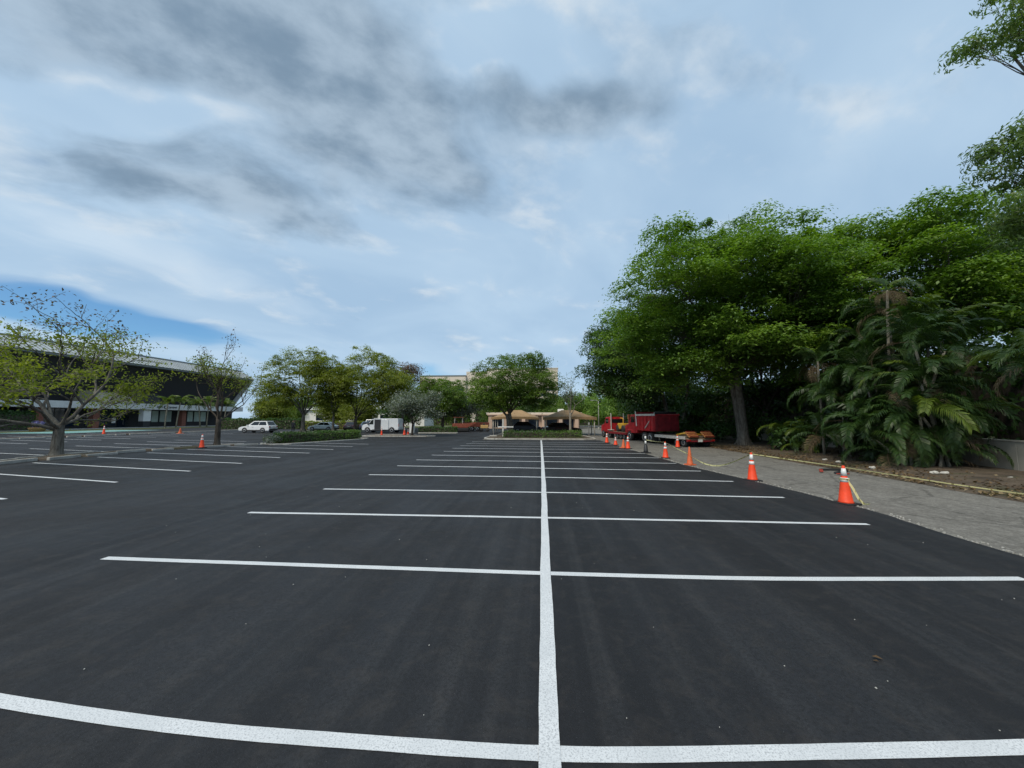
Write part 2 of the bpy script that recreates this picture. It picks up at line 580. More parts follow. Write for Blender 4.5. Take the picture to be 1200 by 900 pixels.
FROND_LIGHT = leaf_mat('frond_light', [(0.05, (0.055, 0.090, 0.014)), (0.5, (0.100, 0.150, 0.022)), (0.95, (0.17, 0.21, 0.035))], 0.38, 0.3)
FROND_DRY = leaf_mat('frond_dry', [(0.05, (0.075, 0.055, 0.032)), (0.5, (0.14, 0.10, 0.058)), (0.95, (0.23, 0.175, 0.11))], 0.7, 0.2)
LITTER = leaf_mat('litter', [(0.05, (0.05, 0.030, 0.016)), (0.5, (0.14, 0.085, 0.038)), (0.95, (0.30, 0.23, 0.13))], 0.8, 0.1)


# ------------------------------------------------------------------ ground, lot, lane
def sheet(name, pts, z, mat, kind='structure', parent=None, n=None):
    mb = MB()
    mb.face([(x, y, z) for x, y in pts])
    o = mb.build(name, mat, parent)
    if parent is None:
        tag(o, kind=kind)
    return o


tag(sheet('ground', [(-3000, -3000), (3000, -3000), (3000, 3000), (-3000, 3000)], -0.03, MATS['grass']), 'flat grassy ground around the car park reaching to the horizon')
lane_ = tag(sheet('side_lane', [(4.0, -14), (12.4, -14), (12.9, 8), (12.45, 14), (12.6, 22), (12.3, 30), (13.5, 48), (16.5, 72), (21, 110), (9, 110), (-3, 88), (-7.5, 78), (-7.5, 36)], 0.0, MATS['old_asphalt']), 'worn grey asphalt side lane beside the new black asphalt')
edge = [(7.1, -12), (7.15, 2), (7.22, 5), (7.28, 6.6), (7.34, 7.9), (7.52, 9.3), (7.42, 10.5), (7.36, 11.6), (7.15, 13.0), (6.94, 14.5), (6.62, 16.5), (6.40, 18.1), (6.28, 20.5), (6.18, 22.9), (6.02, 25), (5.92, 27.2), (5.75, 31), (5.55, 37.1)]
ragged = []
r2 = random.Random(5)
for (x0, y0), (x1, y1) in zip(edge[:-1], edge[1:]):
    k = max(1, int((y1 - y0) / 0.35))
    for i in range(k):
        f = i / k
        ragged.append((x0 + (x1 - x0) * f + r2.uniform(-0.022, 0.022), y0 + (y1 - y0) * f))
lot_pts = ragged + [(5.55, 37.0), (-5.8, 37.0), (-5.8, 80), (-76, 80), (-76, -12)]
mb = MB()
mb.face([(x, y, 0.022) for x, y in lot_pts])
for (x0, y0), (x1, y1) in zip(ragged[:-1], ragged[1:]):        # the step of the new course
    mb.face([(x0, y0, 0.022), (x0 + 0.035, y0, -0.004), (x1 + 0.035, y1, -0.004), (x1, y1, 0.022)])
lot = tag(mb.build('parking_lot', MATS['new_asphalt']), 'freshly laid black asphalt of the car park', kind='structure')
ZL = 0.026


def stripe(pts, w, wob=0.006, seed=0, z=ZL):
    """one painted line following pts, its edges slightly uneven"""
    r = random.Random(seed)
    P = [Vector((x, y, 0)) for x, y in pts]
    Q = [P[0] * 2 - P[1]] + P + [P[-1] * 2 - P[-2]]
    fine = []
    for i in range(1, len(Q) - 2):
        p0, p1, p2, p3 = Q[i - 1], Q[i], Q[i + 1], Q[i + 2]
        k = max(2, int((p2 - p1).length / 0.16)) if abs(p1.y) < 12 and abs(p1.x) < 9 else max(2, int((p2 - p1).length / 0.6))
        for j in range(k):
            f = j / k
            fine.append(0.5 * ((2 * p1) + (p2 - p0) * f + (2 * p0 - 5 * p1 + 4 * p2 - p3) * f * f + (3 * p1 - p0 - 3 * p2 + p3) * f ** 3))
    fine.append(P[-1])
    mb = MB()
    L, R = [], []
    for i, q in enumerate(fine):
        tt = (fine[min(i + 1, len(fine) - 1)] - fine[max(i - 1, 0)]).normalized()
        nn = Vector((-tt.y, tt.x, 0))
        d = 0.6 * wob * (math.sin(i * 0.37 + seed) + math.sin(i * 0.113 + 2 * seed))
        h = w / 2 + r.uniform(-wob, wob) * 0.45
        L.append(q + nn * (h + d)); R.append(q - nn * (h - d))
    n = len(mb.v)
    for a, c_ in zip(L, R):
        mb.v += [(a.x, a.y, z), (c_.x, c_.y, z)]
    for i in range(len(fine) - 1):
        k = n + 2 * i
        mb.f.append((k, k + 1, k + 3, k + 2))
    return mb.build('parking_line', MATS['road_paint'], lot)


stripe([(0.05, -3), (0.040, 2.0), (0.050, 5.0), (0.06, 8.28), (0.07, 14), (0.055, 20), (0.03, 28), (0.0, 36.6)], 0.138, 0.005, 1, ZL + 0.004)
rows = [(2.80, 2.59, 3.22), (5.44, 5.38, 5.68), (8.22, 8.28, 8.26), (11.06, 11.03, 10.82), (13.94, 13.82, 13.39), (16.60, 16.25, 15.85), (19.0, 18.72, 18.45)]
cy = 18.72
while cy < 33:
    cy += 2.48
    rows.append((cy + 0.30, cy, cy - 0.30))
for i, (l, c_, r_) in enumerate(rows):
    xl, xr = -6.62 + min(i, 8) * 0.055, 6.56 - min(i, 8) * 0.05
    if i == 0:
        stripe([(-6.6, 3.02), (-4.03, 2.73), (-2.52, 2.615), (-1.3, 2.585), (0.04, 2.59), (1.42, 2.70), (3.08, 2.87), (6.4, 3.25)], 0.116, 0.003, 20)
    elif i == 1:
        stripe([(xl, l), (-2.5, 5.40), (0.05, c_), (2.94, 5.43), (6.3, r_)], 0.120, 0.003, 21)
    else:
        stripe([(xl, l), (0.05, c_), (xr, r_)], 0.122, 0.006, 20 + i)
for i in range(-3, 8):
    y0 = 11.68 + 2.62 * i
    stripe([(-13.9, y0), (-23.9, y0 + 2.10)], 0.12, 0.006, 60 + i)
    if y0 + 6.2 < 78:
        stripe([(-26.4, y0 + 2.5), (-35.2, y0 + 4.35)], 0.12, 0.006, 90 + i)
for i in range(0, 12):
    y0 = 20.5 + 2.62 * i
    stripe([(-42.0, y0), (-50.6, y0 + 1.9)], 0.12, 0.006, 120 + i)
    stripe([(-54.5, y0 + 2.3), (-62.5, y0 + 4.1)], 0.12, 0.006, 150 + i)
mb = MB()
mb.face([(x, y, ZL) for x, y in [(-76, 47), (-66, 47.5), (-67, 63), (-76, 62.5)]])
mb.build('painted_bay', MATS['teal_paint'], lot)
for i in range(5):
    stripe([(-75.5, 48.5 + 3.2 * i), (-66.6, 48.8 + 3.2 * i)], 0.25, 0.006, 200 + i, ZL + 0.004)

# soil strip under the trees, a grid with gentle lumps
mb = MB()
NX, NY = 14, 90
rs = random.Random(3)
sx_edge = lambda y: (12.95 if y < 8 else 12.45 if y < 30 else 12.3 + (y - 30) * 0.075)
for j in range(NY + 1):
    y = -14 + j * 1.05
    for i in range(NX + 1):
        f = i / NX
        x = sx_edge(y) - 0.25 + f * 9.0 + (rs.uniform(-0.14, 0.14) if i == 0 else 0)
        z = 0.006 if i == 0 else 0.05 + 0.10 * min(1, f * 3) + rs.uniform(-0.025, 0.035)
        mb.v.append((x, y, z))
for j in range(NY):
    for i in range(NX):
        a = j * (NX + 1) + i
        mb.f.append((a, a + 1, a + NX + 2, a + NX + 1))
tag(mb.build('soil_strip', MATS['soil'], smooth=True), 'brown leaf-strewn soil strip between the lane and the trees', kind='structure')

# grass verge and path in front of the long building
sheet('grass_verge', [(-88, 20), (-76.05, 20), (-76.05, 118), (-88, 118)], 0.03, MATS['grass'])
sheet('building_path', [(-96, 20), (-84, 20), (-84, 118), (-96, 118)], 0.06, MATS['concrete'])


def kerb_loop(name, pts, h, w, label, soil_mat=None, closed=True):
    """raised island: kerb stones all round and a filled bed"""
    root = empty(name, (0, 0, 0))
    tag(root, label, kind='structure')
    n = len(pts)
    for i in range(n if closed else n - 1):
        a, c_ = Vector((*pts[i], 0)), Vector((*pts[(i + 1) % n], 0))
        d = (c_ - a)
        k = max(1, int(round(d.length / 2.6)))
        for j in range(k):
            p0, p1 = a.lerp(c_, j / k), a.lerp(c_, (j + 1) / k)
            mid = (p0 + p1) / 2
            mb = MB().box((mid.x, mid.y, h / 2 + 0.01), ((p1 - p0).length - 0.012, w, h), math.atan2(d.y, d.x))
            mb.build('kerb_stone', MATS['concrete'], root, bevel=0.03)
    if soil_mat is not None:
        mb = MB()
        mb.face([(x, y, h - 0.03) for x, y in pts])
        mb.build('planting_bed', soil_mat, root)
    return root


kerb_loop('kerb_island', [(-5.3, 37.5), (-4.5, 37.1), (0, 37.05), (4.2, 37.2), (5.2, 37.7), (5.3, 39), (4.9, 44), (-0.5, 49.5), (-4.2, 49.5), (-5.6, 44), (-5.7, 38.6)], 0.15, 0.18, 'pale concrete kerb island at the end of the centre line', MATS['soil'])
kerb_loop('kerb_island', [(-20.4, 43.2), (-20.2, 42.1), (-16, 42.0), (-12.9, 42.3), (-12.1, 43.0), (-13, 44.2), (-16.5, 45.5), (-20.3, 45.4)], 0.14, 0.2, 'small kerb island in front of the white van', MATS['soil'])
kerb_loop('kerb_island', [(-22.6, 29.4), (-20.9, 28.4), (-19.9, 29.0), (-17.4, 36.3), (-17.5, 37.6), (-19.0, 38.1), (-20.0, 37.2)], 0.12, 0.16, 'kerb island carrying the long clipped hedge', MATS['soil'])
kerb_loop('kerb_island', [(-11.6, 52), (-16.8, 51.6), (-17.2, 54), (-12.0, 54.3)], 0.14, 0.2, 'kerb island under the far clipped hedge', MATS['soil'])
kerb_loop('kerb_island', [(-37.5, 52.6), (-28, 53.6), (-26, 64), (-39, 63)], 0.14, 0.2, 'wide planted kerb island behind the silver car', MATS['grass'])

# broken strip between the two left rows
root = tag(empty('tree_strip', (0, 0, 0)), 'narrow broken kerb strip with soil around the bare-limbed trees', kind='structure')
strip_pts = [(-25.0, 4), (-24.9, 10), (-24.9, 15.9), (-25.6, 18.5), (-25.5, 21.5), (-24.7, 25), (-23.9, 27.2), (-22.8, 28.3)]
mb = MB()
n = len(strip_pts)
rk = random.Random(8)
fine = []
for (x0, y0), (x1, y1) in zip(strip_pts[:-1], strip_pts[1:]):
    k = max(1, int((y1 - y0) / 0.4))
    fine += [(x0 + (x1 - x0) * i / k, y0 + (y1 - y0) * i / k) for i in range(k)]
wd = lambda y: 0.42 + 0.55 * math.exp(-((y - 18.9) / 1.5) ** 2) + 0.5 * math.exp(-((y - 26.4) / 1.3) ** 2)
rows_v = []
for x, y in fine:
    w = wd(y) + rk.uniform(-0.07, 0.07)
    for f, z in ((-1, 0.02), (-0.8, 0.10), (0, 0.15), (0.8, 0.10), (1, 0.02)):
        mb.v.append((x + f * w, y, z + (rk.uniform(-0.02, 0.04) if abs(f) < 1 else 0)))
for j in range(len(fine) - 1):
    for i in range(4):
        a = j * 5 + i
        mb.f.append((a, a + 1, a + 6, a + 5))
mb.build('planting_bed', MATS['soil'], root)
y = 4.3
while y < 27.6:
    L = rk.uniform(0.9, 1.9)
    ym = y + L / 2
    for k in range(len(strip_pts) - 1):
        if strip_pts[k][1] <= ym <= strip_pts[k + 1][1]:
            f = (ym - strip_pts[k][1]) / (strip_pts[k + 1][1] - strip_pts[k][1])
            x = strip_pts[k][0] + f * (strip_pts[k + 1][0] - strip_pts[k][0])
            an = math.atan2(strip_pts[k + 1][1] - strip_pts[k][1], strip_pts[k + 1][0] - strip_pts[k][0])
            for s in (-1, 1):
                if rk.random() < 0.22: continue
                MB().box((x + s * (wd(ym) + 0.02), ym, 0.085 + rk.uniform(-0.03, 0.02)), (L * rk.uniform(0.75, 0.97), 0.15, 0.16), an + rk.uniform(-0.05, 0.05)).build('kerb_stone', MATS['concrete'], root, bevel=0.025)
            break
    y += L
root = tag(empty('tree_strip', (0, 0, 0)), 'far narrow broken kerb strip of soil and rubble before the long building', kind='structure')
y = 22.0
mb = MB()
while y < 70:
    L = rk.uniform(1.2, 2.4)
    x = -52.6 + 0.3 * math.sin(y)
    MB().box((x + 0.75, y + L / 2, 0.08), (L * 0.92, 0.18, 0.17), math.pi / 2 + rk.uniform(-0.05, 0.05)).build('kerb_stone', MATS['concrete'], root, bevel=0.025)
    mb.box((x, y + L / 2, 0.06 + rk.uniform(0, 0.05)), (1.3, L, 0.14), rk.uniform(-0.05, 0.05))
    y += L
mb.build('planting_bed', MATS['soil'], root, bevel=0.04)

# ------------------------------------------------------------------ vegetation
def unit(a):
    return a / np.maximum(np.linalg.norm(a, axis=1, keepdims=True), 1e-9)


def leaf_quads(pos, nrm, size, aspect, rg, droop=0.0):
    """one folded leaf per position: (n,4,3)"""
    n = len(pos)
    nrm = unit(nrm)
    a = unit(rg.normal(size=(n, 3)))
    ax = unit(a - nrm * np.sum(a * nrm, axis=1, keepdims=True))      # along the leaf
    if droop:
        ax = unit(ax + np.array([0, 0, -droop]))
    sd = np.cross(nrm, ax)
    sd = unit(sd)
    s = (size * rg.uniform(0.65, 1.3, n))[:, None]
    h = s * aspect
    base = pos - ax * s * 0.5
    tip = pos + ax * s * 0.5 - nrm * s * 0.10
    r = pos + sd * h * 0.5 + nrm * s * 0.07
    l = pos - sd * h * 0.5 + nrm * s * 0.07
    return np.stack([base, r, tip, l], axis=1)


def clump_leaves(centers, radii, per, size, aspect, rg, flat=0.65, down=-0.6, up=0.6, jit=0.38, fill=0.3, sub=0):
    out = []
    for c, R in zip(centers, radii):
        k = int(per * (R / np.mean(radii)) ** 2 * rg.uniform(0.75, 1.2))
        d = unit(rg.normal(size=(k * 2, 3)))
        d = d[d[:, 2] > down][:k]
        k = len(d)
        if sub:
            m_ = max(3, int(sub * (R / np.mean(radii)) ** 2))
            sc_d = unit(rg.normal(size=(m_ * 3, 3)))
            sc_d = sc_d[sc_d[:, 2] > down][:m_]
            m_ = len(sc_d)
            ctr = c + sc_d * rg.uniform(0.55, 1.12, (m_, 1)) * np.array([R, R, R * flat])
            w_ = rg.integers(0, m_, k)
            sr = R * (1.55 / math.sqrt(sub)) * rg.uniform(0.6, 1.3, m_)[w_][:, None]
            g = rg.normal(size=(k, 3)) * np.array([0.62, 0.62, 0.20])
            out_d = sc_d[w_]
            pos = ctr[w_] + g * sr - np.array([0, 0, 1.0]) * (np.sum(g[:, :2] ** 2, axis=1, keepdims=True) * sr * 0.28)
            nr = out_d * 0.35 + np.array([0, 0, up + 0.35]) + g * np.array([0.5, 0.5, 0]) + rg.normal(size=(k, 3)) * jit
            out.append(leaf_quads(pos, nr, size, aspect, rg, 0.12))
            continue
        rad = np.where(rg.random(k) < fill, rg.uniform(0.2, 0.9, k), rg.uniform(0.82, 1.08, k))[:, None]
        lump = 1.0 + 0.16 * np.sin(d[:, :1] * 5.1 + c[0]) * np.cos(d[:, 1:2] * 4.3 + c[1])
        sc = np.array([R * rg.uniform(0.85, 1.2), R * rg.uniform(0.85, 1.2), R * flat])
        pos = c + d * rad * lump * sc
        nr = d * np.array([1, 1, 1.0]) + np.array([0, 0, up]) + rg.normal(size=(k, 3)) * jit
        out.append(leaf_quads(pos, nr, size, aspect, rg))
    return np.concatenate(out)


def bez(a, b_, c_, n):
    return [a * (1 - t) ** 2 + b_ * 2 * t * (1 - t) + c_ * t * t for t in [i / n for i in range(n + 1)]]


def boughs(ells, n, r, seed, zmin, core=0.62):
    """break big crown volumes up into separate rounded boughs round a smaller core"""
    rg = np.random.default_rng(seed)
    out_, tries = [], 0
    while len(out_) < n and tries < 6000:
        tries += 1
        e = ells[rg.integers(0, len(ells))]
        d = rg.normal(size=3); d /= np.linalg.norm(d)
        rr_ = r * rg.uniform(0.7, 1.3)
        p = np.array(e[:3]) + d * np.maximum(np.array(e[3:6]) - rr_ * np.array([0.8, 0.8, 0.55]), 0.3)
        if p[2] < zmin: continue
        if any(sum(((p[k] - f[k]) / (f[3 + k] * 0.92)) ** 2 for k in range(3)) < 1 for f in ells if f is not e) and rg.random() < 0.7: continue
        if out_ and min(np.linalg.norm((p - np.array(q[:3])) * np.array([1, 1, 1.6])) for q in out_) < r * 1.25: continue
        out_.append((p[0], p[1], p[2], rr_, rr_, rr_ * 0.62))
    return out_ + [(e[0], e[1], e[2], e[3] * core, e[4] * core, e[5] * core) for e in ells[:2]]


def clump_tree(name, label, base, trunk_h, trunk_r, ells, nclump, clump_r, per, leaf, seed, leafm, barkm, zmin=2.0,
               nlimb=7, aspect=0.55, flat=0.5, shell=(0.72, 1.0), lean=(0, 0), group=None, stems=1, up=0.55, fill=0.3, down=-0.6, cat='tree', spacing=0.62, sub=0):
    """tree whose crown is a cloud of leaf clumps filling the ellipsoids, each hung on a branch"""
    rg = np.random.default_rng(seed)
    rr = random.Random(seed)
    root = empty(name, base, 0, label, cat, group)
    base = np.array(base, float)
    vol = np.array([e[3] * e[4] + e[4] * e[5] + e[3] * e[5] for e in ells], float)
    C, tries = [], 0
    while len(C) < nclump and tries < nclump * 60:
        tries += 1
        e = ells[rg.choice(len(ells), p=vol / vol.sum())]
        d = rg.normal(size=3); d /= np.linalg.norm(d)
        f = rg.uniform(*shell) if rg.random() < 0.85 else rg.uniform(0.35, shell[0])
        lump = 1 + 0.14 * math.sin(d[0] * 4 + seed) * math.cos(d[1] * 5 + seed * 2) + 0.10 * math.sin(d[2] * 7 + d[0] * 6 + seed)
        p = np.array(e[:3]) + d * f * lump * np.array(e[3:6])
        if p[2] < zmin: continue
        if C and min(np.linalg.norm((p - q) * np.array([1, 1, 1.4])) for q in C) < clump_r * spacing: continue
        C.append(p)
    C = np.array(C)
    R = clump_r * rg.uniform(0.7, 1.35, len(C))
    Q = clump_leaves(C - base, R, per, leaf, aspect, rg, flat, up=up, fill=fill, down=down, sub=sub)
    crown = link(bpy.data.objects.new('crown', quads_mesh('crown', Q, leafm)), root)
    # wood
    tm, bm_ = MB(), MB()
    tops = []
    for s in range(stems):
        off = Vector((rr.uniform(-1, 1), rr.uniform(-1, 1), 0)) * (trunk_r * 1.7 if stems > 1 else 0)
        top = Vector((lean[0] + off.x * 2.4, lean[1] + off.y * 2.4, trunk_h * rr.uniform(0.9, 1.1)))
        pts = bez(off, Vector((off.x * 1.2 + lean[0] * 0.2, off.y * 1.2 + lean[1] * 0.2, trunk_h * 0.5)), top, 6)
        k = trunk_r * (1.0 if stems == 1 else 0.62)
        tm.tube([off - Vector((0, 0, 0.1))] + pts, [k * 1.75, k * 1.45] + [k * (1.12 - 0.07 * i) for i in range(6)], 10)
        for j in range(5):      # buttress roots
            a = rr.uniform(0, 6.28)
            d = Vector((math.cos(a), math.sin(a), 0))
            tm.tube([off + Vector((0, 0, k * 2.2)) + d * k * 0.8, off + d * k * 1.5 + Vector((0, 0, k * 0.6)), off + d * k * 2.5 - Vector((0, 0, 0.06))], [k * 0.35, k * 0.38, k * 0.15], 6)
        tops.append((top, k * 0.72))
    L = [Vector(c - base) for c in C]
    # limbs: one for each group of clumps
    heads = [L[i] for i in rg.choice(len(L), min(nlimb, len(L)), replace=False)]
    for _ in range(4):
        grp = [[] for _ in heads]
        for c in L:
            grp[min(range(len(heads)), key=lambda i: (c - heads[i]).length)].append(c)
        heads = [sum(g, Vector()) / len(g) if g else h for g, h in zip(grp, heads)]
    for h, g in zip(heads, grp):
        top, tr = min(tops, key=lambda q: (q[0] - h).length)
        end = top.lerp(h, 0.95)
        midp = top.lerp(end, 0.5) + Vector((rr.uniform(-.3, .3), rr.uniform(-.3, .3), 0.12 * (end - top).length))
        path = bez(top - Vector((0, 0, tr)), midp, end, 7)
        path = [p + Vector((rr.uniform(-1, 1), rr.uniform(-1, 1), rr.uniform(-1, 1))) * 0.05 * (i > 0) * (end - top).length * 0.2 for i, p in enumerate(path)]
        r0 = tr * rr.uniform(0.5, 0.72)
        bm_.tube(path, [r0 * (1 - 0.11 * i) for i in range(8)], 7)
        for c in g:
            i0 = min(range(2, 8), key=lambda i: (path[i] - c).length + 0.15 * i)
            st = path[max(1, i0 - 1)]
            mp = st.lerp(c, 0.5) + Vector((rr.uniform(-1, 1), rr.uniform(-1, 1), rr.uniform(-0.3, 1))) * 0.12 * (c - st).length
            rb = max(0.018, r0 * (1 - 0.11 * (i0 - 1)) * 0.42)
            bm_.tube(bez(st, mp, c, 4), [rb, rb * 0.8, rb * 0.6, rb * 0.4, rb * 0.22], 5, cap=False)
            for _ in range(3):
                a = bez(st, mp, c, 4)[rr.randint(2, 3)]
                e = c + Vector((rr.uniform(-1, 1), rr.uniform(-1, 1), rr.uniform(-0.2, 0.8))) * clump_r * 0.8
                bm_.tube([a, a.lerp(e, 0.5) + Vector((0, 0, 0.1)), e], [rb * 0.35, rb * 0.25, rb * 0.12], 4, cap=False)
    tm.build('trunk', barkm, root, smooth=True)
    bm_.build('branches', barkm, root, smooth=True)
    return root


def branch_tree(name, label, base, trunk_h, trunk_r, limbs, L0, depth, seed, leafm, tipm, barkm, per=40, leaf=0.15, spread=0.62, up=0.16,
                group=None, tip_z=1e9, crown_r=0.55, lean=(0, 0), shrink=0.72, kids=(2, 3), flare=1.5, limb_el=(0.45, 1.1), cat='tree'):
    """open tree with its whole branching in view and leaves only at the twigs"""
    rr = random.Random(seed)
    rg = np.random.default_rng(seed)
    root = empty(name, base, 0, label, cat, group)
    tm, bm_ = MB(), MB()
    tips = []
    top = Vector((lean[0], lean[1], trunk_h))
    pts = bez(Vector((0, 0, 0)), Vector((lean[0] * 0.2, lean[1] * 0.2, trunk_h * 0.5)), top, 6)
    tm.tube([Vector((0, 0, -0.08))] + pts, [trunk_r * flare * 1.2, trunk_r * flare] + [trunk_r * (1.15 - 0.05 * i) for i in range(6)], 12)

    def grow(p, d, Ln, r, dep):
        path = [p]
        q, dd = p, d
        for i in range(4):
            dd = (dd + Vector((rr.gauss(0, .16), rr.gauss(0, .16), rr.gauss(0, .12) + up * 0.35))).normalized()
            q = q + dd * Ln / 4
            path.append(q)
        bm_.tube(path, [r * (1 - 0.1 * i) for i in range(5)], 6 if dep > 2 else 4, cap=False)
        if dep <= 1:
            tips.append(path[-1]); tips.append(path[2])
        if dep == 0: return
        for k in range(rr.randint(*kids)):
            st = path[4] if k == 0 else path[rr.randint(2, 4)]
            nd = (dd + Vector((rr.gauss(0, spread), rr.gauss(0, spread), rr.gauss(0, spread * 0.7) + up))).normalized()
            if nd.z < -0.15: nd.z = abs(nd.z) * 0.3
            grow(st, nd.normalized(), Ln * shrink * rr.uniform(0.8, 1.2), r * 0.6, dep - 1)

    for i in range(limbs):
        a = 2 * math.pi * (i + rr.uniform(-.3, .3)) / limbs
        el = rr.uniform(*limb_el)
        d = Vector((math.cos(a) * math.cos(el), math.sin(a) * math.cos(el), math.sin(el)))
        grow(top - Vector((0, 0, rr.uniform(0.0, 0.3) * trunk_h)), d, L0 * rr.uniform(0.85, 1.15), trunk_r * rr.uniform(0.36, 0.55), depth)
    tips = np.array([tuple(x) for x in tips])
    lo = tips[tips[:, 2] + base[2] < tip_z]
    hi = tips[tips[:, 2] + base[2] >= tip_z]
    for nm, tt, mt, pk in (('crown', lo, leafm, per), ('crown', hi, tipm, per * 0.5)):
        if len(tt) == 0: continue
        rep = np.repeat(tt, int(max(1, pk)), axis=0)
        g = rg.normal(size=(len(rep), 3)) * crown_r * np.array([0.55, 0.55, 0.34])
        nr = rg.normal(size=(len(rep), 3)) * 0.6 + np.array([0, 0, 0.8])
        link(bpy.data.objects.new(nm, quads_mesh(nm, leaf_quads(rep + g, nr, leaf, 0.55, rg, 0.2), mt)), root)
    tm.build('trunk', barkm, root, smooth=True)
    bm_.build('branches', barkm, root, smooth=True)
    return root


# --- left row: two open trees and their neighbours
branch_tree('street_tree', 'thick low-forking tree with sparse olive leaves on the broken strip', (-26.2, 18.9, 0.06), 1.75, 0.22, 7, 2.55, 4, 6, LEAF_OLIVE, LEAF_RUST, BARK, per=13, leaf=0.16, spread=0.52, up=0.045, tip_z=6.9, crown_r=0.46, shrink=0.76, kids=(2, 3), limb_el=(0.28, 1.05))
branch_tree('street_tree', 'nearly bare dark-trunked tree beside a lone cone on the strip', (-23.7, 26.4, 0.06), 2.1, 0.17, 5, 2.05, 4, 23, LEAF_OLIVE, LEAF_RUST, BARK_DARK, per=4, leaf=0.15, spread=0.45, up=0.22, tip_z=6.8, crown_r=0.36, shrink=0.76, limb_el=(0.75, 1.35), flare=1.6)

# --- mid distance on the left
clump_tree('shade_tree', 'tall olive-green tree rising behind the white car', (-35.0, 53.8, 0.1), 2.6, 0.27,
           [(-35.6, 53.5, 8.0, 4.8, 4.2, 4.3), (-33.0, 53.6, 6.6, 3.6, 3.6, 3.4), (-38.6, 53.0, 5.6, 2.6, 2.6, 2.2)], 120, 1.05, 330, 0.21, 31, LEAF_OLIVE, BARK, 2.9, flat=0.7, nlimb=9, spacing=0.8, fill=0.2, sub=10)
clump_tree('shade_tree', 'slim olive-green tree in front of the silver car', (-30.6, 54.2, 0.1), 2.5, 0.18,
           [(-30.4, 54.2, 6.8, 3.0, 3.0, 3.4)], 55, 1.0, 320, 0.21, 32, LEAF_OLIVE, BARK, 3.2, flat=0.8, nlimb=7, sub=10)
clump_tree('shade_tree', 'wide dense olive-green tree behind the end of the long hedge', (-28.0, 55.2, 0.1), 2.2, 0.28,
           [(-26.4, 55.0, 7.9, 5.4, 4.4, 4.5), (-22.6, 55.2, 6.4, 3.6, 3.6, 3.2)], 140, 1.1, 330, 0.21, 33, LEAF_OLIVE, BARK_DARK, 2.9, flat=0.7, nlimb=9, stems=2, spacing=0.8, fill=0.2, sub=10)
clump_tree('shade_tree', 'rust-tinted crown of a tree behind the white van', (-24.5, 66.0, 0.1), 3.0, 0.24,
           [(-24.0, 66, 7.6, 4.6, 4.0, 3.8)], 60, 1.2, 220, 0.25, 34, LEAF_RUST, BARK, 3.2, flat=0.8)
branch_tree('silver_tree', 'small silver-grey leaved tree on the island before the van', (-14.9, 43.3, 0.12), 1.5, 0.12, 6, 1.5, 3, 41, LEAF_GREY, LEAF_GREY, BARK_DARK, per=60, leaf=0.20, spread=0.55, up=0.18, crown_r=0.75, lean=(0.1, 0.0), shrink=0.8, limb_el=(0.4, 1.2))
branch_tree('silver_tree', 'silver-grey leaved tree beyond the red machines', (-13.6, 66.0, 0.1), 1.8, 0.14, 7, 1.9, 3, 43, LEAF_GREY, LEAF_GREY, BARK, per=60, leaf=0.26, spread=0.6, up=0.08, crown_r=0.95, shrink=0.8, limb_el=(0.25, 1.0))
clump_tree('shade_tree', 'round-headed olive tree behind the far clipped hedge', (-16.2, 62.0, 0.1), 2.6, 0.24,
           [(-16.4, 62, 5.7, 4.7, 3.8, 2.9)], 90, 1.05, 300, 0.23, 35, LEAF_OAK, BARK_DARK, 2.4, flat=0.8, sub=10)
# --- the tree on the centre island
clump_tree('island_tree', 'broad green tree on the island at the end of the centre line', (-3.35, 45.5, 0.1), 2.5, 0.40,
           [(-3.4, 45.5, 6.9, 4.9, 4.2, 3.2), (-6.0, 45.5, 5.1, 2.8, 2.6, 1.9), (-0.6, 45.5, 5.2, 2.8, 2.6, 1.9)], 150, 0.95, 330, 0.19, 36, LEAF_OAK, BARK, 3.3, flat=0.65, nlimb=10, stems=3, spacing=0.8, fill=0.2, sub=10)
branch_tree('bare_tree', 'thin grey almost leafless tree before the right carport', (3.35, 44.2, 0.12), 2.6, 0.13, 4, 1.7, 3, 52, LEAF_GREY, LEAF_OAK, BARK_PALE, per=5, leaf=0.2, spread=0.4, up=0.3, crown_r=0.6, shrink=0.75, limb_el=(0.8, 1.4), tip_z=5.0)

# --- the big trees on the right
clump_tree('ficus_tree', 'huge spreading dark green tree over the soil strip with twisted grey trunk', (15.2, 30.2, 0.1), 5.2, 0.42,
           boughs([(13.9, 28.8, 10.5, 8.8, 7.4, 6.5), (9.9, 30.0, 8.8, 5.4, 5.4, 4.8), (17.5, 28.4, 11.0, 6.8, 6.0, 5.6), (13.0, 26.4, 6.8, 5.2, 3.6, 2.7)], 54, 2.35, 6, 4.5),
           480, 1.05, 400, 0.20, 61, LEAF_FICUS, BARK, 4.0, nlimb=16, stems=4, flat=0.58, shell=(0.70, 1.05), up=0.75, fill=0.12, lean=(-0.8, -0.4), spacing=0.72, down=-0.25, sub=9)
clump_tree('ficus_tree', 'dark green tree overhanging the red trucks', (14.5, 42.5, 0.1), 4.6, 0.34,
           [(11.6, 42.5, 9.6, 6.0, 5.0, 5.0), (9.8, 43.5, 7.0, 4.4, 4.4, 3.4)], 150, 1.3, 420, 0.25, 62, LEAF_DARK, BARK, 4.0, nlimb=8, stems=2, flat=0.7, shell=(0.78, 1.0), up=0.7)
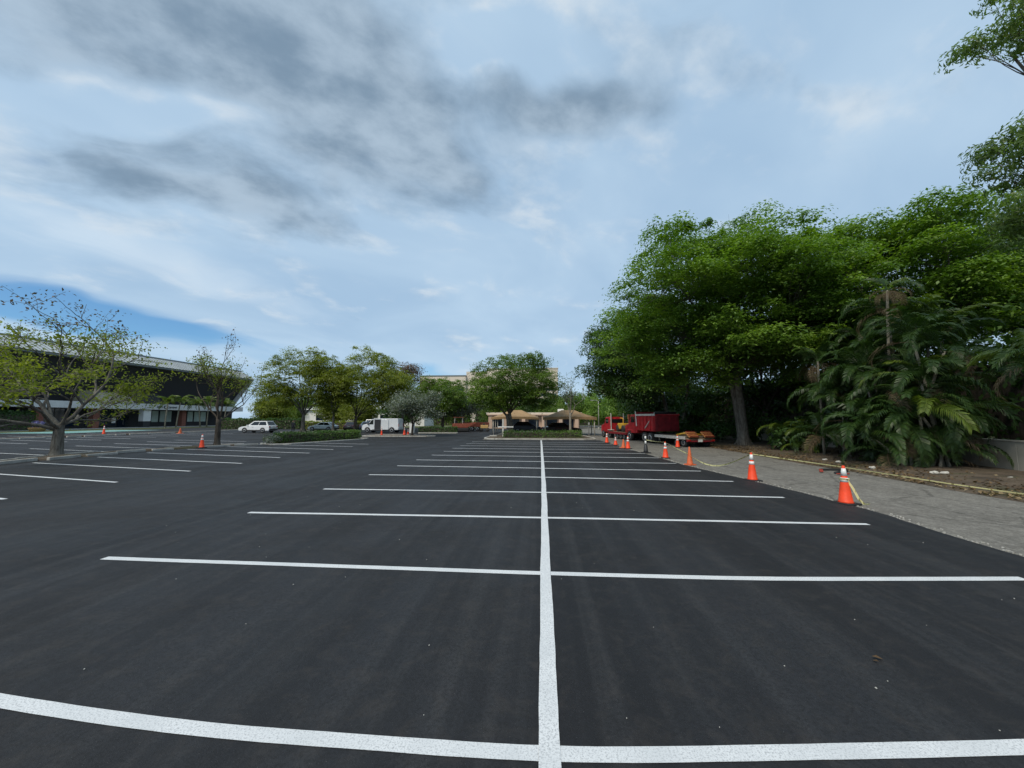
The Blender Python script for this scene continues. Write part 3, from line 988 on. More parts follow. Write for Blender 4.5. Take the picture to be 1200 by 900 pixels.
clump_tree('ficus_tree', 'tall spreading green tree behind the palms and the wall', (25.0, 25.4, -0.02), 5.4, 0.42,
           boughs([(24.0, 25.6, 10.4, 7.4, 5.0, 5.3), (29.0, 26.0, 9.8, 5.6, 4.2, 4.8), (20.5, 26.0, 10.0, 5.2, 4.8, 4.9)], 40, 2.3, 7, 5.2),
           340, 1.05, 400, 0.20, 63, LEAF_FICUS, BARK, 4.8, nlimb=13, stems=2, flat=0.58, shell=(0.70, 1.05), up=0.75, fill=0.12, spacing=0.72, down=-0.25, sub=9)
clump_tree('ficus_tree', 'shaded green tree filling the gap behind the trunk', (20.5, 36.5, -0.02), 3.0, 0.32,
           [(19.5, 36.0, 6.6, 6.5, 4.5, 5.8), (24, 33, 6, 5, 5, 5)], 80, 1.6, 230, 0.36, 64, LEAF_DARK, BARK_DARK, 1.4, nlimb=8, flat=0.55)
clump_tree('ficus_tree', 'leafy green tree standing beyond the wall past the palms', (29.5, 15.5, -0.02), 3.0, 0.3,
           [(27.5, 16.5, 6.4, 5.0, 5.0, 5.4)], 64, 1.5, 230, 0.34, 65, LEAF_DARK, BARK_DARK, 1.6, nlimb=7, flat=0.5)
# feathery tree whose boughs come in from the right
clump_tree('feathery_tree', 'feathery fine-leaved tree reaching over the wall towards the lane', (19.2, 12.4, -0.02), 6.0, 0.26,
           [(15.3, 12.2, 14.6, 1.5, 1.3, 1.1), (15.0, 12.3, 10.2, 0.9, 1.3, 1.4), (15.0, 12.3, 8.3, 1.3, 1.4, 0.8), (17.6, 12, 11.5, 2.0, 2, 3.2)], 120, 0.55, 210, 0.18, 66, LEAF_FINE, BARK, 6.0, nlimb=8, aspect=0.26, flat=0.75, shell=(0.4, 1.0), up=0.2, fill=0.6, down=-0.9)

# --- tree line far right beyond the lane
far = [(8.5, 96, 8.2, LEAF_OAK, 'yellow-green tree in the line beyond the lane lamp'), (14.5, 88, 9.6, LEAF_FICUS, 'fresh green tree in the line beyond the lane lamp'),
       (17.5, 74, 10.5, LEAF_FICUS, 'green tree at the lane bend behind the trucks'), (16.8, 60, 10.5, LEAF_DARK, 'dark tree crowding the lane behind the yellow machine'),
       (3.5, 104, 8.4, LEAF_OAK, 'olive tree behind the right carport roof'), (16.2, 51.5, 9.0, LEAF_DARK, 'dark low-crowned tree right behind the dump truck'),
       (-1.5, 108, 7.6, LEAF_DARK, 'dark tree behind the low peach building')]
for i, (x, y, h, lm, lb) in enumerate(far):
    clump_tree('far_tree', lb, (x, y, -0.02), h * 0.25, 0.26, [(x, y, h * 0.56, h * 0.5, h * 0.45, h * 0.44), (x - 1.5, y - 1, h * 0.34, h * 0.4, h * 0.4, h * 0.3)], 85, 1.35, 220, 0.32, 80 + i, lm, BARK_DARK, 0.8, nlimb=6, flat=0.75)
# --- far trees on the left and in the middle
farl = [(-67, 102, 8.2, LEAF_OAK, 'olive tree by the corner of the long building'), (-47, 84, 6.8, LEAF_OLIVE, 'olive bushy tree behind the white car'), (-39.5, 80, 6.6, LEAF_OLIVE, 'olive tree in front of the white shed'),
        (-29.5, 80, 6.8, LEAF_DARK, 'dark bushy tree behind the parked blue car'), (-60, 81, 6.8, LEAF_OLIVE, 'olive tree rising behind the tall dark hedge'), (-20.5, 88, 8.0, LEAF_OAK, 'olive tree far behind the silver-grey tree'), (-9.5, 86, 7.0, LEAF_OAK, 'green tree left of the peach building'),
        (-76, 106, 8.0, LEAF_DARK, 'dark tree against the end of the long building'), (-12.0, 100, 9.0, LEAF_OAK, 'tall olive tree under the pale hotel')]
for i, (x, y, h, lm, lb) in enumerate(farl):
    clump_tree('far_tree', lb, (x, y, -0.02), h * 0.28, 0.22, [(x, y, h * 0.58, h * 0.56, h * 0.5, h * 0.42)], 60, 1.35, 200, 0.32, 100 + i, lm, BARK_DARK, 1.0, nlimb=6, flat=0.75)


# --- hedges
def hedge(name, label, a, b_, w, h, z0, seed, mat, per_m2=260, leaf=0.11, rnd=0.12):
    """clipped hedge along a line: leaves over a dark woody core"""
    rg = np.random.default_rng(seed)
    a, b_ = np.array(a, float), np.array(b_, float)
    L = np.linalg.norm(b_ - a)
    mid = (a + b_) / 2
    ang = math.atan2(b_[1] - a[1], b_[0] - a[0])
    root = empty(name, (mid[0], mid[1], z0), ang, label, 'hedge')
    area = 2 * L * h + 2 * w * h + L * w
    n = int(area * per_m2)
    pr = np.array([L * w, L * h, L * h, w * h, w * h]) / (L * w + 2 * L * h + 2 * w * h)
    k = rg.choice(5, n, p=pr)
    u, v = rg.uniform(-1, 1, n), rg.uniform(0, 1, n)
    P = np.zeros((n, 3)); N = np.zeros((n, 3))
    t_ = k == 0; P[t_] = np.stack([u[t_] * L / 2, (v[t_] * 2 - 1) * w / 2, np.full(t_.sum(), h)], 1); N[t_] = (0, 0, 1)
    for kk, s in ((1, -1), (2, 1)):
        t_ = k == kk; P[t_] = np.stack([u[t_] * L / 2, np.full(t_.sum(), s * w / 2), v[t_] * h], 1); N[t_] = (0, s, 0.2)
    for kk, s in ((3, -1), (4, 1)):
        t_ = k == kk; P[t_] = np.stack([np.full(t_.sum(), s * L / 2), u[t_] * w / 2, v[t_] * h], 1); N[t_] = (s, 0, 0.2)
    low = 1 - 0.10 * np.clip(P[:, 2:3] / h, 0, 1) ** 4
    P[:, 1:2] *= low
    wav = 0.05 * np.sin(P[:, 0] * 2.1 + seed) + 0.035 * np.sin(P[:, 0] * 5.3 + P[:, 1] * 3)
    P[:, 2] *= 1 + wav
    P += rg.normal(size=(n, 3)) * rnd * 0.5 - N * np.abs(rg.normal(size=(n, 1))) * rnd * 0.6
    P[:, 2] = np.maximum(P[:, 2], 0.03)
    N = N + rg.normal(size=(n, 3)) * 0.6
    link(bpy.data.objects.new('foliage', quads_mesh('foliage', leaf_quads(P, N, leaf, 0.6, rg), mat)), root)
    MB().box((0, 0, h * 0.43), (L - 0.25, w - 0.3, h * 0.84)).build('twig_core', MATS['bark_dark'], root, bevel=0.08)
    return root


hedge('clipped_hedge', 'long low clipped green hedge beside the left parking row', (-21.6, 29.9), (-18.4, 36.9), 1.5, 0.80, 0.08, 1, LEAF_HEDGE)
hedge('clipped_hedge', 'bright low hedge on the island under the broad tree', (-3.9, 40.2), (4.2, 40.6), 1.5, 0.62, 0.1, 2, LEAF_HEDGE, rnd=0.2)
hedge('clipped_hedge', 'far low clipped hedge right of the white cabinet', (-17.0, 52.6), (-11.8, 53.0), 1.3, 0.75, 0.1, 3, LEAF_DARK, 160, 0.15)
hedge('clipped_hedge', 'tall dark hedge behind the white car', (-62.0, 70.0), (-46.5, 71.0), 1.6, 2.0, 0.0, 4, LEAF_DARK, 50, 0.26)
hedge('clipped_hedge', 'yellowish hedge behind the person in dark clothes', (-42.5, 66.0), (-31.5, 66.5), 1.6, 1.5, 0.0, 5, LEAF_OLIVE, 60, 0.24)
hedge('clipped_hedge', 'dark bush at the near corner of the long building', (-89.5, 52.0), (-88.0, 59.5), 2.6, 3.1, 0.05, 6, LEAF_DARK, 60, 0.30, 0.4)


def bush(name, label, c, r, h, seed, mat, n=900, leaf=0.16, group=None, aspect=0.5):
    rg = np.random.default_rng(seed)
    root = empty(name, c, 0, label, 'shrub', group)
    k = max(4, int(n / 150))
    cs = np.stack([rg.uniform(-r, r, k) * 0.6, rg.uniform(-r, r, k) * 0.6, rg.uniform(0.25, 0.8, k) * h], 1)
    Q = clump_leaves(cs, np.full(k, r * 0.55), 150, leaf, aspect, rg, 0.75, down=-0.9, up=0.3, fill=0.5)
    Q[:, :, 2] = np.maximum(Q[:, :, 2], 0.02)
    link(bpy.data.objects.new('foliage', quads_mesh('foliage', Q, mat)), root)
    mb = MB()
    for q in cs:
        mb.tube([(0, 0, -0.05), (q[0] * .4, q[1] * .4, q[2] * .5), tuple(q)], [0.03, 0.022, 0.01], 5)
    mb.build('stems', MATS['bark_dark'], root)
    return root


hedge('thicket', 'tall dark thicket of leaves behind the wall and the big trunk', (23.6, 6.0), (21.6, 62.0), 2.6, 5.6, 0.0, 7, LEAF_DARK, 55, 0.36, 0.9)
hedge('thicket', 'long dark tree belt behind the carports and the peach building', (-20.0, 118.0), (34.0, 114.0), 4.0, 5.2, 0.0, 8, LEAF_DARK, 22, 0.6, 1.2)
hedge('thicket', 'long green tree belt far behind the parked cars', (-92.0, 122.0), (-22.0, 116.0), 4.0, 4.8, 0.0, 9, LEAF_OAK, 22, 0.6, 1.2)
bush('island_shrub', 'ragged pale shrub at the near end of the long hedge', (-21.6, 29.0, 0.08), 0.75, 0.75, 7, LEAF_GREY, 500, 0.13)
# dark planting along the foot of the wall and below the big tree
under = [((17.0, 33.2), 'dark leafy shrub just behind the twisted grey trunk'), ((13.2, 36.0), 'dark shrub beside the trailer ramps'), ((17.2, 29.0), 'dark shrub right of the twisted grey trunk'),
         ((16.6, 26.2), 'dark shrub between the big trunk and the low yellow-green palm'), ((17.9, 23.6), 'dark shrub behind the low yellow-green palm'), ((14.4, 33.4), 'dark shrub left of the twisted grey trunk'),
         ((18.0, 20.8), 'dark shrub at the foot of the tallest palm clump'), ((13.7, 39.5), 'dark shrub beside the red dump box'), ((17.4, 18.8), 'dark shrub below the tall arching palm clump'),
         ((16.5, 37.5), 'dark shrub deep in the shade behind the dump truck'), ((15.4, 25.0), 'dark shrub at the soil edge past the low palm'), ((18.0, 35.0), 'dark shrub against the wall behind the big trunk'),
         ((13.9, 43.5), 'dark shrub beside the yellow roller trailer'), ((14.8, 47.5), 'dark shrub beside the red tractor unit')]
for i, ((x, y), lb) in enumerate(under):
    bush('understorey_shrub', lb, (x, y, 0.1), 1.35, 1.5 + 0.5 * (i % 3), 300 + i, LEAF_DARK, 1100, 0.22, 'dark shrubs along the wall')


# --- palms
def frond_mesh(name, L, droop, seed, mat, pairs=34, leaflet=0.62, lift=0.8, width=0.075):
    """feather frond along +X, arching over, leaflets in two ranks"""
    rr = random.Random(seed)
    mb = MB()
    pts = []
    ang = lift
    p = Vector((0, 0, 0))
    N = 12
    for i in range(N + 1):
        pts.append(p.copy())
        p = p + Vector((math.cos(ang), 0, math.sin(ang))) * (L / N)
        ang -= droop / N * (0.5 + 1.0 * i / N)
    mb.tube(pts, [0.022 * (1 - 0.8 * i / N) + 0.003 for i in range(N + 1)], 4)
    for k in range(pairs):
        f = 0.2 + 0.8 * k / (pairs - 1)
        i = min(N - 1, int(f * N))
        q = pts[i].lerp(pts[i + 1], f * N - i)
        tn = (pts[i + 1] - pts[i]).normalized()
        ll = leaflet * (0.45 + 0.75 * math.sin(math.pi * min(1, 0.12 + f * 0.86))) * rr.uniform(0.85, 1.1)
        for s in (-1, 1):
            sd = Vector((0, s, 0))
            upv = tn.cross(sd) * (1 if s < 0 else -1)
            if upv.z < 0: upv = -upv
            d = (tn * (0.55 + 0.5 * f) + sd * 0.9 + upv * rr.uniform(0.10, 0.34)).normalized()
            mid = q + d * ll * 0.55
            end = mid + (d + Vector((0, 0, -0.75 - rr.uniform(0, .4)))).normalized() * ll * 0.5
            wv = tn * width * 0.5
            mb.face([q - wv * 0.4, mid - wv, mid + wv, q + wv * 0.4])
            mb.face([mid - wv, end - wv * 0.12, end + wv * 0.12, mid + wv])
    me = bpy.data.meshes.new(name)
    me.from_pydata([tuple(v) for v in mb.v], [], mb.f)
    me.materials.append(mat)
    return me


FR = {'g': [frond_mesh('frond', 2.7 + 0.3 * i, 2.2 + 0.3 * i, 400 + i, FROND, lift=0.95) for i in range(4)],
      'l': [frond_mesh('frond', 2.7 + 0.25 * i, 1.8 + 0.3 * i, 410 + i, FROND_LIGHT, lift=0.9) for i in range(3)],
      'd': [frond_mesh('frond', 2.3 + 0.3 * i, 2.4, 420 + i, FROND_DRY, pairs=22, lift=0.35, width=0.05) for i in range(2)]}


def palm(name, label, base, stems, seed, fr=8, scale=1.0, light=0.12, dry=0.12, group=None, trunk_r=0.055, el=(0.1, 1.15), cat='palm'):
    """stems: list of (dx, dy, lean_x, lean_y, height); each carries a head of feather fronds"""
    rr = random.Random(seed)
    root = empty(name, base, 0, label, cat, group)
    for (dx, dy, lx, ly, h) in stems:
        a, c_ = Vector((dx, dy, -0.08)), Vector((dx + lx, dy + ly, h))
        path = bez(a, Vector((dx + lx * 0.25, dy + ly * 0.25, h * 0.55)), c_, 6)
        if h > 0.4:
            MB().tube(path, [trunk_r * 1.25] + [trunk_r] * 5 + [trunk_r * 0.8], 8).build('stem', PALM_BARK, root, smooth=True)
        a0 = rr.uniform(0, 6.28)
        for k in range(fr):
            kind = 'd' if rr.random() < dry else 'l' if rr.random() < light else 'g'
            o = link(bpy.data.objects.new('frond', rr.choice(FR[kind])), root)
            az = a0 + k * 2.4 + rr.uniform(-.3, .3)
            o.location = c_ - Vector((0, 0, rr.uniform(0.0, 0.25)))
            tilt = rr.uniform(-0.70, 0.50) if kind != 'd' else rr.uniform(0.0, 0.5)
            o.rotation_euler = (rr.uniform(-0.3, 0.3), tilt, az)
            s = scale * rr.uniform(0.8, 1.15)
            o.scale = (s, s, s)
    return root


clumps = [((16.3, 21.5, 0.1), 'dark feather palm clump nearest the big twisted trunk', 0.05, 0.22, 3.1), ((16.2, 18.9, 0.1), 'drooping palm clump with brown fronds behind the tall cone', 0.08, 0.18, 3.8),
          ((16.4, 17.4, 0.1), 'dense dark palm clump beside the end of the pale wall', 0.08, 0.14, 4.3), ((17.9, 20.1, 0.1), 'tall dark palm clump against the wall behind two others', 0.06, 0.12, 5.6),
          ((18.0, 19.0, 0.1), 'tall arching palm clump close against the pale wall', 0.15, 0.12, 5.4), ((17.5, 23.1, 0.1), 'dark palm clump in the corner between the slender palm and the wall', 0.05, 0.15, 4.6), ((15.6, 17.2, 0.1), 'low dark palm clump at the front edge of the soil', 0.06, 0.2, 1.9), ((18.5, 21.5, 0.1), 'tallest dark palm clump rising over the wall', 0.05, 0.1, 6.4), ((15.9, 24.6, 0.1), 'low palm clump with yellow-green leaves right of the big trunk', 0.45, 0.10, 1.1)]
for i, (bs, lb, li, dr, hh) in enumerate(clumps):
    rr = random.Random(500 + i)
    st = [(rr.uniform(-.5, .5), rr.uniform(-.5, .5), rr.uniform(-1.1, 0.9), rr.uniform(-1.0, 0.7), 1.22 * hh * f * rr.uniform(0.85, 1.1)) for f in (1.0, 0.9, 0.78, 0.62, 0.48, 0.3, 0.12)]
    palm('areca_palm', lb, bs, st, 520 + i, 10, 0.74 if hh > 1.5 else 0.5, li, dr * 0.7)
palm('areca_palm', 'yellow-green palm clump arching in front of the pale wall', (17.6, 13.2, 0.1), [(0, 0, -0.9, 0.6, 4.0), (0.3, 0.4, -0.4, 1.2, 3.6), (0.2, -0.4, 0.5, -0.3, 4.6), (0.4, 0.3, 0.6, 0.6, 4.2)], 541, 9, 0.66, 0.35, 0.08)
palm('slender_palm', 'single tall slender palm standing above the palm clumps', (16.2, 19.0, 0.1), [(0, 0, 0.35, 0.0, 8.1)], 550, 15, 0.50, 0.35, 0.3, trunk_r=0.06)
palm('slender_palm', 'slender palm with brown hanging fronds left of the tall one', (15.4, 22.2, 0.1), [(0, 0, 0.0, 0.0, 5.2)], 551, 12, 0.55, 0.0, 0.15, trunk_r=0.06)
# palms planted in front of the long building
for i, (y, h, lx) in enumerate([(77.0, 5.3, 0.3), (79.6, 5.6, 0.6), (85.6, 5.4, -0.8), (87.4, 5.8, 0.2), (92.5, 5.2, 0.4)]):
    palm('garden_palm', 'small green palm with leaning thin trunk before the pale green windows', (-81.5, y, 0.03), [(0, 0, 0, lx, h)], 560 + i, 13, 1.05, 0.9, 0.0, 'palms before the long building', 0.13)

# --- litter and stones
rg = np.random.default_rng(77)
n = 5200
yy = rg.uniform(6, 46, n)
xx = np.array([sx_edge(v) for v in yy]) + np.abs(rg.normal(size=n)) * 1.6 - 0.30
P_ = np.stack([xx, yy, 0.045 + 0.10 * np.clip((xx - 12.3) / 3, 0, 1) + rg.uniform(0, 0.03, n)], 1)
Q = leaf_quads(P_, rg.normal(size=(n, 3)) * 0.35 + np.array([0, 0, 1]), 0.13, 0.5, rg)
tag(link(bpy.data.objects.new('fallen_leaves', quads_mesh('fallen_leaves', Q, LITTER))), 'dry brown fallen leaves scattered over the soil strip', 'leaves', kind='stuff')
# crumbs along the asphalt edge
mb = MB()
rr = random.Random(9)
for (x0, y0), (x1, y1) in zip(ragged[:-1], ragged[1:]):
    for _ in range(9 if 2 < y0 < 22 else 2):
        f = rr.random()
        s = rr.uniform(0.008, 0.030)
        mb.box((x0 + (x1 - x0) * f + abs(rr.gauss(0.05, 0.10)), y0 + (y1 - y0) * f, s * 0.4), (s * rr.uniform(.7, 1.6), s, s * 0.8), rr.uniform(0, 3), rr.uniform(-.4, .4))
tag(mb.build('asphalt_crumbs', MATS['concrete']), 'small stones and crumbs along the edge of the new asphalt', 'gravel', kind='stuff')


def rock(label, c, s, seed, mat, group=None):
    rr = random.Random(seed)
    bm = bmesh.new()
    bmesh.ops.create_icosphere(bm, subdivisions=2, radius=s)
    for v in bm.verts:
        k = 1 + 0.28 * math.sin(v.co.x / s * 3 + seed) * math.cos(v.co.y / s * 4 + seed) + rr.uniform(-.08, .08)
        v.co = Vector((v.co.x * k * 1.25, v.co.y * k, v.co.z * k * 0.62))
    me = bpy.data.meshes.new('rock')
    bm.to_mesh(me); bm.free()
    me.materials.append(mat)
    o = link(bpy.data.objects.new('rock', me))
    o.location = (c[0], c[1], c[2] + s * 0.40)
    return tag(o, label, 'rock', group)


PALE_ROCK = plain('pale_rock', (0.50, 0.48, 0.43), 0.9, var=0.2, bmp=0.4)
for i, (x, y, s) in enumerate([(14.3, 15.2, 0.10), (14.55, 15.1, 0.11), (13.6, 19.6, 0.08), (13.5, 18.6, 0.09), (16.7, 14.4, 0.10), (13.3, 16.6, 0.09), (15.6, 14.1, 0.07)]):
    rock('small pale rock lying on the brown soil strip', (x, y, 0.10), s, 20 + i, PALE_ROCK, 'pale rocks on the soil strip')
# one curled leaf and a few chips on the new asphalt
Q = leaf_quads(np.array([[2.91, 3.74, 0.045], [2.86, 3.70, 0.04]]), np.array([[0.3, -0.2, 1], [-0.4, 0.3, 0.8]]), 0.075, 0.45, np.random.default_rng(4))
tag(link(bpy.data.objects.new('fallen_leaf', quads_mesh('fallen_leaf', Q, LITTER))), 'lone curled dry orange leaf on the black asphalt', 'leaf')
mb = MB()
for _ in range(70):
    x, y = rr.uniform(-9, 6.8), 2.2 + abs(rr.gauss(0, 6))
    s = rr.uniform(0.005, 0.013)
    mb.box((x, y, ZL + s * 0.3), (s * 1.0, s * 0.7, s * 0.5), rr.uniform(0, 3))
tag(mb.build('stone_chips', PALE_ROCK), 'tiny pale stone chips scattered on the new asphalt', 'gravel', kind='stuff')

# ------------------------------------------------------------------ buildings and fixed things
def glass_mat(name, col, rough=0.08):
    m, t, b = material(name)
    n = t.noise(obj_coord(t), 0.35, 3.0, 0.5)
    t.put(b.inputs['Base Color'], t.mix(t.range(n, 0.3, 0.7), tuple(c * 0.8 for c in col), tuple(c * 1.25 for c in col)))
    b.inputs['Roughness'].default_value = rough
    b.inputs['Specular IOR Level'].default_value = 0.55
    return m


GLASS_DARK = glass_mat('glass_dark', (0.010, 0.016, 0.026))
GLASS_UP = glass_mat('glass_upper', (0.004, 0.005, 0.008), 0.10)
GLASS_BLUE = glass_mat('glass_blue', (0.012, 0.026, 0.045))
BLIND = plain('window_blind', (0.50, 0.60, 0.55), 0.4, var=0.15, scale=0.7)
FASCIA = plain('fascia', (0.60, 0.59, 0.575), 0.7, var=0.08, scale=0.8)
ROOF_METAL = plain('roof_metal', (0.50, 0.53, 0.53), 0.42, 0.25, var=0.18, scale=0.6)
ROOF_EDGE = plain('roof_edge', (0.16, 0.175, 0.18), 0.5, var=0.1)
BRICK_RED = plain('brick_red', (0.20, 0.075, 0.050), 0.85, var=0.25, scale=5, bmp=0.3)
DARK_FRAME = plain('dark_frame', (0.018, 0.019, 0.021), 0.5)
DARK_WALL = plain('dark_wall', (0.030, 0.030, 0.034), 0.8)
BEIGE = plain('beige_wall', (0.42, 0.37, 0.29), 0.8, var=0.12, scale=0.9)
LETTER = plain('sign_letter', (0.05, 0.055, 0.07), 0.5)
WHITE_WALL = plain('white_wall', (0.72, 0.71, 0.68), 0.8, var=0.07, scale=0.8)

OB = empty('office_building', (-90, 40, 0), 0, 'long low office building with dark glass floors under a grey sloping roof', 'building')
LB = 70.0
mb = MB().box((-11.5, LB / 2, 2.1), (14, LB, 4.1))
mb.build('ground_floor', DARK_WALL, OB)
MB().prism([(-6.2, 5.3), (0.4, 13.85), (-20, 13.85), (-20, 5.3)], 0.0, LB, 'Y').build('upper_floor', DARK_WALL, OB)
MB().box((-8.0, LB / 2 - 0.6, 4.75), (15.9, LB - 1.2, 1.30)).build('canopy', FASCIA, OB, bevel=0.04)
# upper glass in leaning panes, three rows
sl = Vector((6.6, 0, 8.55))
for j in range(21):
    y0 = 0.35 + j * 3.32
    for k in range(3):
        a = Vector((-6.2, 0, 5.45)) + sl * (k * 0.333 + 0.012)
        c_ = Vector((-6.2, 0, 5.45)) + sl * (k * 0.333 + 0.318)
        off = Vector((0.06, 0, -0.045))
        mb = MB()
        for s in (0.0, 1.0):
            o_ = off * (0.4 + s * 0.6)
            mb.v += [tuple(a + o_ + Vector((0, y0, 0))), tuple(a + o_ + Vector((0, y0 + 3.22, 0))), tuple(c_ + o_ + Vector((0, y0 + 3.22, 0))), tuple(c_ + o_ + Vector((0, y0, 0)))]
        mb.f += [(0, 1, 2, 3), (4, 5, 6, 7), (0, 1, 5, 4), (1, 2, 6, 5), (2, 3, 7, 6), (3, 0, 4, 7)]
        mb.build('window', GLASS_UP, OB)
# roof panels with seams
for j in range(21):
    y0 = 0.0 + j * 3.333
    mb = MB().prism([(1.9, 13.9), (2.1, 14.0), (-2.6, 16.45), (-2.6, 16.25), (0.4, 13.9)], y0 + 0.03, y0 + 3.30, 'Y')
    pn = mb.build('roof_panel', ROOF_METAL, OB)
    sm = MB()
    for q in range(1, 5):
        yy_ = y0 + q * 3.333 / 4
        sm.prism([(2.12, 14.0), (2.12, 14.09), (-2.6, 16.55), (-2.6, 16.46)], yy_ - 0.03, yy_ + 0.03, 'Y')
    sm.build('seam', ROOF_EDGE, pn)
MB().box((-9.5, LB / 2, 16.55), (14.0, LB + 0.4, 0.35)).build('roof_top', ROOF_EDGE, OB)
MB().box((0.95, LB / 2, 13.72), (1.9, LB + 0.2, 0.26)).build('eave', ROOF_EDGE, OB)
# slanting pale end wall
MB().prism([(-7.4, 4.0), (-5.9, 4.0), (1.3, 13.6), (-0.6, 13.6)], LB + 0.02, LB + 0.6, 'Y').build('end_fin', FASCIA, OB)
# ground floor front (world Y minus 40)
for y0, y1, mt in [(0.5, 22.2, GLASS_DARK), (23.2, 31.0, GLASS_BLUE), (32.3, 37.9, GLASS_BLUE), (43.2, 45.2, GLASS_DARK)]:
    k = max(1, int((y1 - y0) / 2.7))
    for i in range(k):
        a, c_ = y0 + (y1 - y0) * i / k, y0 + (y1 - y0) * (i + 1) / k
        w = MB().box((-4.42, (a + c_) / 2, 2.25), (0.10, c_ - a - 0.14, 3.5)).build('window', mt, OB)
        MB().box((-4.44, (a + c_) / 2, 2.25), (0.06, c_ - a - 0.02, 3.62)).build('frame', DARK_FRAME, w)
for y0 in (45.6, 47.6, 49.0, 52.9, 55.0, 57.0, 59.0):
    w = MB().box((-4.40, y0 + 0.9, 2.55), (0.10, 1.55, 2.7)).build('window', BLIND, OB)
    MB().box((-4.44, y0 + 0.9, 2.55), (0.06, 1.85, 2.9)).build('frame', DARK_FRAME, w)
MB().box((-4.3, 53.0, 0.6), (0.3, 16.5, 1.0)).build('base_wall', DARK_WALL, OB)
for y0, mt in ((22.7, BRICK_RED), (31.6, BRICK_RED), (50.9, BRICK_RED)):
    MB().box((-1.6, y0, 2.05), (1.1, 1.1, 4.10)).build('column', mt, OB, bevel=0.02)
MB().box((-1.2, 41.3, 2.75), (1.2, 1.7, 2.7)).build('column', WHITE_WALL, OB, bevel=0.03)
MB().box((-1.2, 41.3, 0.72), (1.1, 1.5, 1.36)).build('column_base', DARK_WALL, OB)
d = MB().box((-4.38, 39.4, 1.4), (0.12, 2.2, 2.6)).build('door', GLASS_DARK, OB)
MB().box((-4.28, 39.4, 1.3), (0.06, 0.08, 1.2)).build('handle', plain('steel', (0.5, 0.5, 0.5), 0.3, 0.9), d)
MB().box((-3.5, 36.8, 1.6), (0.08, 0.75, 1.1)).build('notice_board', WHITE_WALL, OB)
# beige porch roof above the canopy
MB().prism([(-9, 5.41), (0.2, 5.41), (-1.4, 7.4), (-5.0, 8.0), (-9, 8.0)], 30.8, 37.6, 'Y').build('porch_roof', BEIGE, OB)
MB().prism([(-9, 5.41), (-0.4, 5.41), (-2.2, 7.9), (-9, 7.9)], 37.8, 44.6, 'Y').build('porch_roof', DARK_WALL, OB)


def text_part(txt, size, loc, rot, mat, parent, name='sign_letters', depth=0.03):
    cu = bpy.data.curves.new('lettering', 'FONT')
    cu.body = txt
    cu.size = size
    cu.extrude = depth
    cu.resolution_u = 3
    tmp = bpy.data.objects.new('lettering', cu)
    COL.objects.link(tmp)
    bpy.context.view_layer.update()
    me = bpy.data.meshes.new_from_object(tmp.evaluated_get(bpy.context.evaluated_depsgraph_get()))
    bpy.data.objects.remove(tmp, do_unlink=True)
    me.materials.clear()
    me.materials.append(mat)
    o = link(bpy.data.objects.new(name, me), parent)
    o.location = loc
    o.rotation_euler = rot
    return o


text_part('3655', 0.75, (0.0, 42.75, 4.52), (math.pi / 2, 0, math.pi / 2), LETTER, OB)
text_part('Carnival', 0.75, (0.0, 45.3, 4.52), (math.pi / 2, 0, math.pi / 2), LETTER, OB)
lg = MB().lathe([(0.42, -0.02), (0.42, 0.05)], 20, (0.0, 44.85, 4.75), 'X').build('sign_emblem', LETTER, OB)
MB().lathe([(0.26, 0.051), (0.26, 0.07)], 16, (0.0, 44.95, 4.70), 'X').build('emblem_centre', FASCIA, lg)

# planter at the near end
pl = empty('flower_tub', (-78.0, 53.6, 0.03), 0, 'low tan tub of purple flowers beside the teal painted bay', 'planter')
MB().lathe([(0.75, 0), (0.95, 0.55), (1.0, 0.6), (0.85, 0.6), (0.8, 0.5)], 18).build('tub', plain('tan_tub', (0.42, 0.26, 0.12), 0.8), pl, smooth=True)
rg = np.random.default_rng(5)
cs = np.stack([rg.uniform(-.5, .5, 6), rg.uniform(-.5, .5, 6), rg.uniform(0.7, 1.4, 6)], 1)
link(bpy.data.objects.new('flowers', quads_mesh('flowers', clump_leaves(cs, np.full(6, 0.4), 60, 0.22, 0.7, rg, 0.8, down=-0.9), leaf_mat('petal_purple', [(0.1, (0.10, 0.10, 0.30)), (0.6, (0.20, 0.18, 0.45)), (0.9, (0.5, 0.5, 0.6))]))), pl)

# --- boundary wall on the right
WALL = plain('cream_wall', (0.42, 0.39, 0.33), 0.9, var=0.14, scale=1.6, bmp=0.35)
bw = empty('boundary_wall', (0, 0, 0), 0, 'low cream rendered wall behind the palms on the soil strip', 'wall')
wp = [(15.55, 6.0), (16.5, 10.0), (17.9, 15.8), (18.4, 17.75), (19.3, 21.5), (19.8, 26), (20.0, 40)]
for (x0, y0), (x1, y1) in zip(wp[:-1], wp[1:]):
    d = Vector((x1 - x0, y1 - y0, 0))
    k = max(1, int(round(d.length / 3.2)))
    for i in range(k):
        a = Vector((x0, y0, 0)) + d * (i / k)
        c_ = Vector((x0, y0, 0)) + d * ((i + 1) / k)
        mid = (a + c_) / 2
        an = math.atan2(d.y, d.x)
        MB().box((mid.x, mid.y, 0.60), ((c_ - a).length - 0.012, 0.20, 1.24), an).build('wall_panel', WALL, bw, bevel=0.01)
        MB().box((mid.x, mid.y, 1.253), ((c_ - a).length - 0.004, 0.26, 0.06), an).build('coping', WALL, bw, bevel=0.012)

# --- fabric carports
FABRIC = plain('tan_fabric', (0.34, 0.215, 0.105), 0.85, var=0.12, scale=0.9)
POST = plain('post_paint', (0.55, 0.50, 0.42), 0.6)


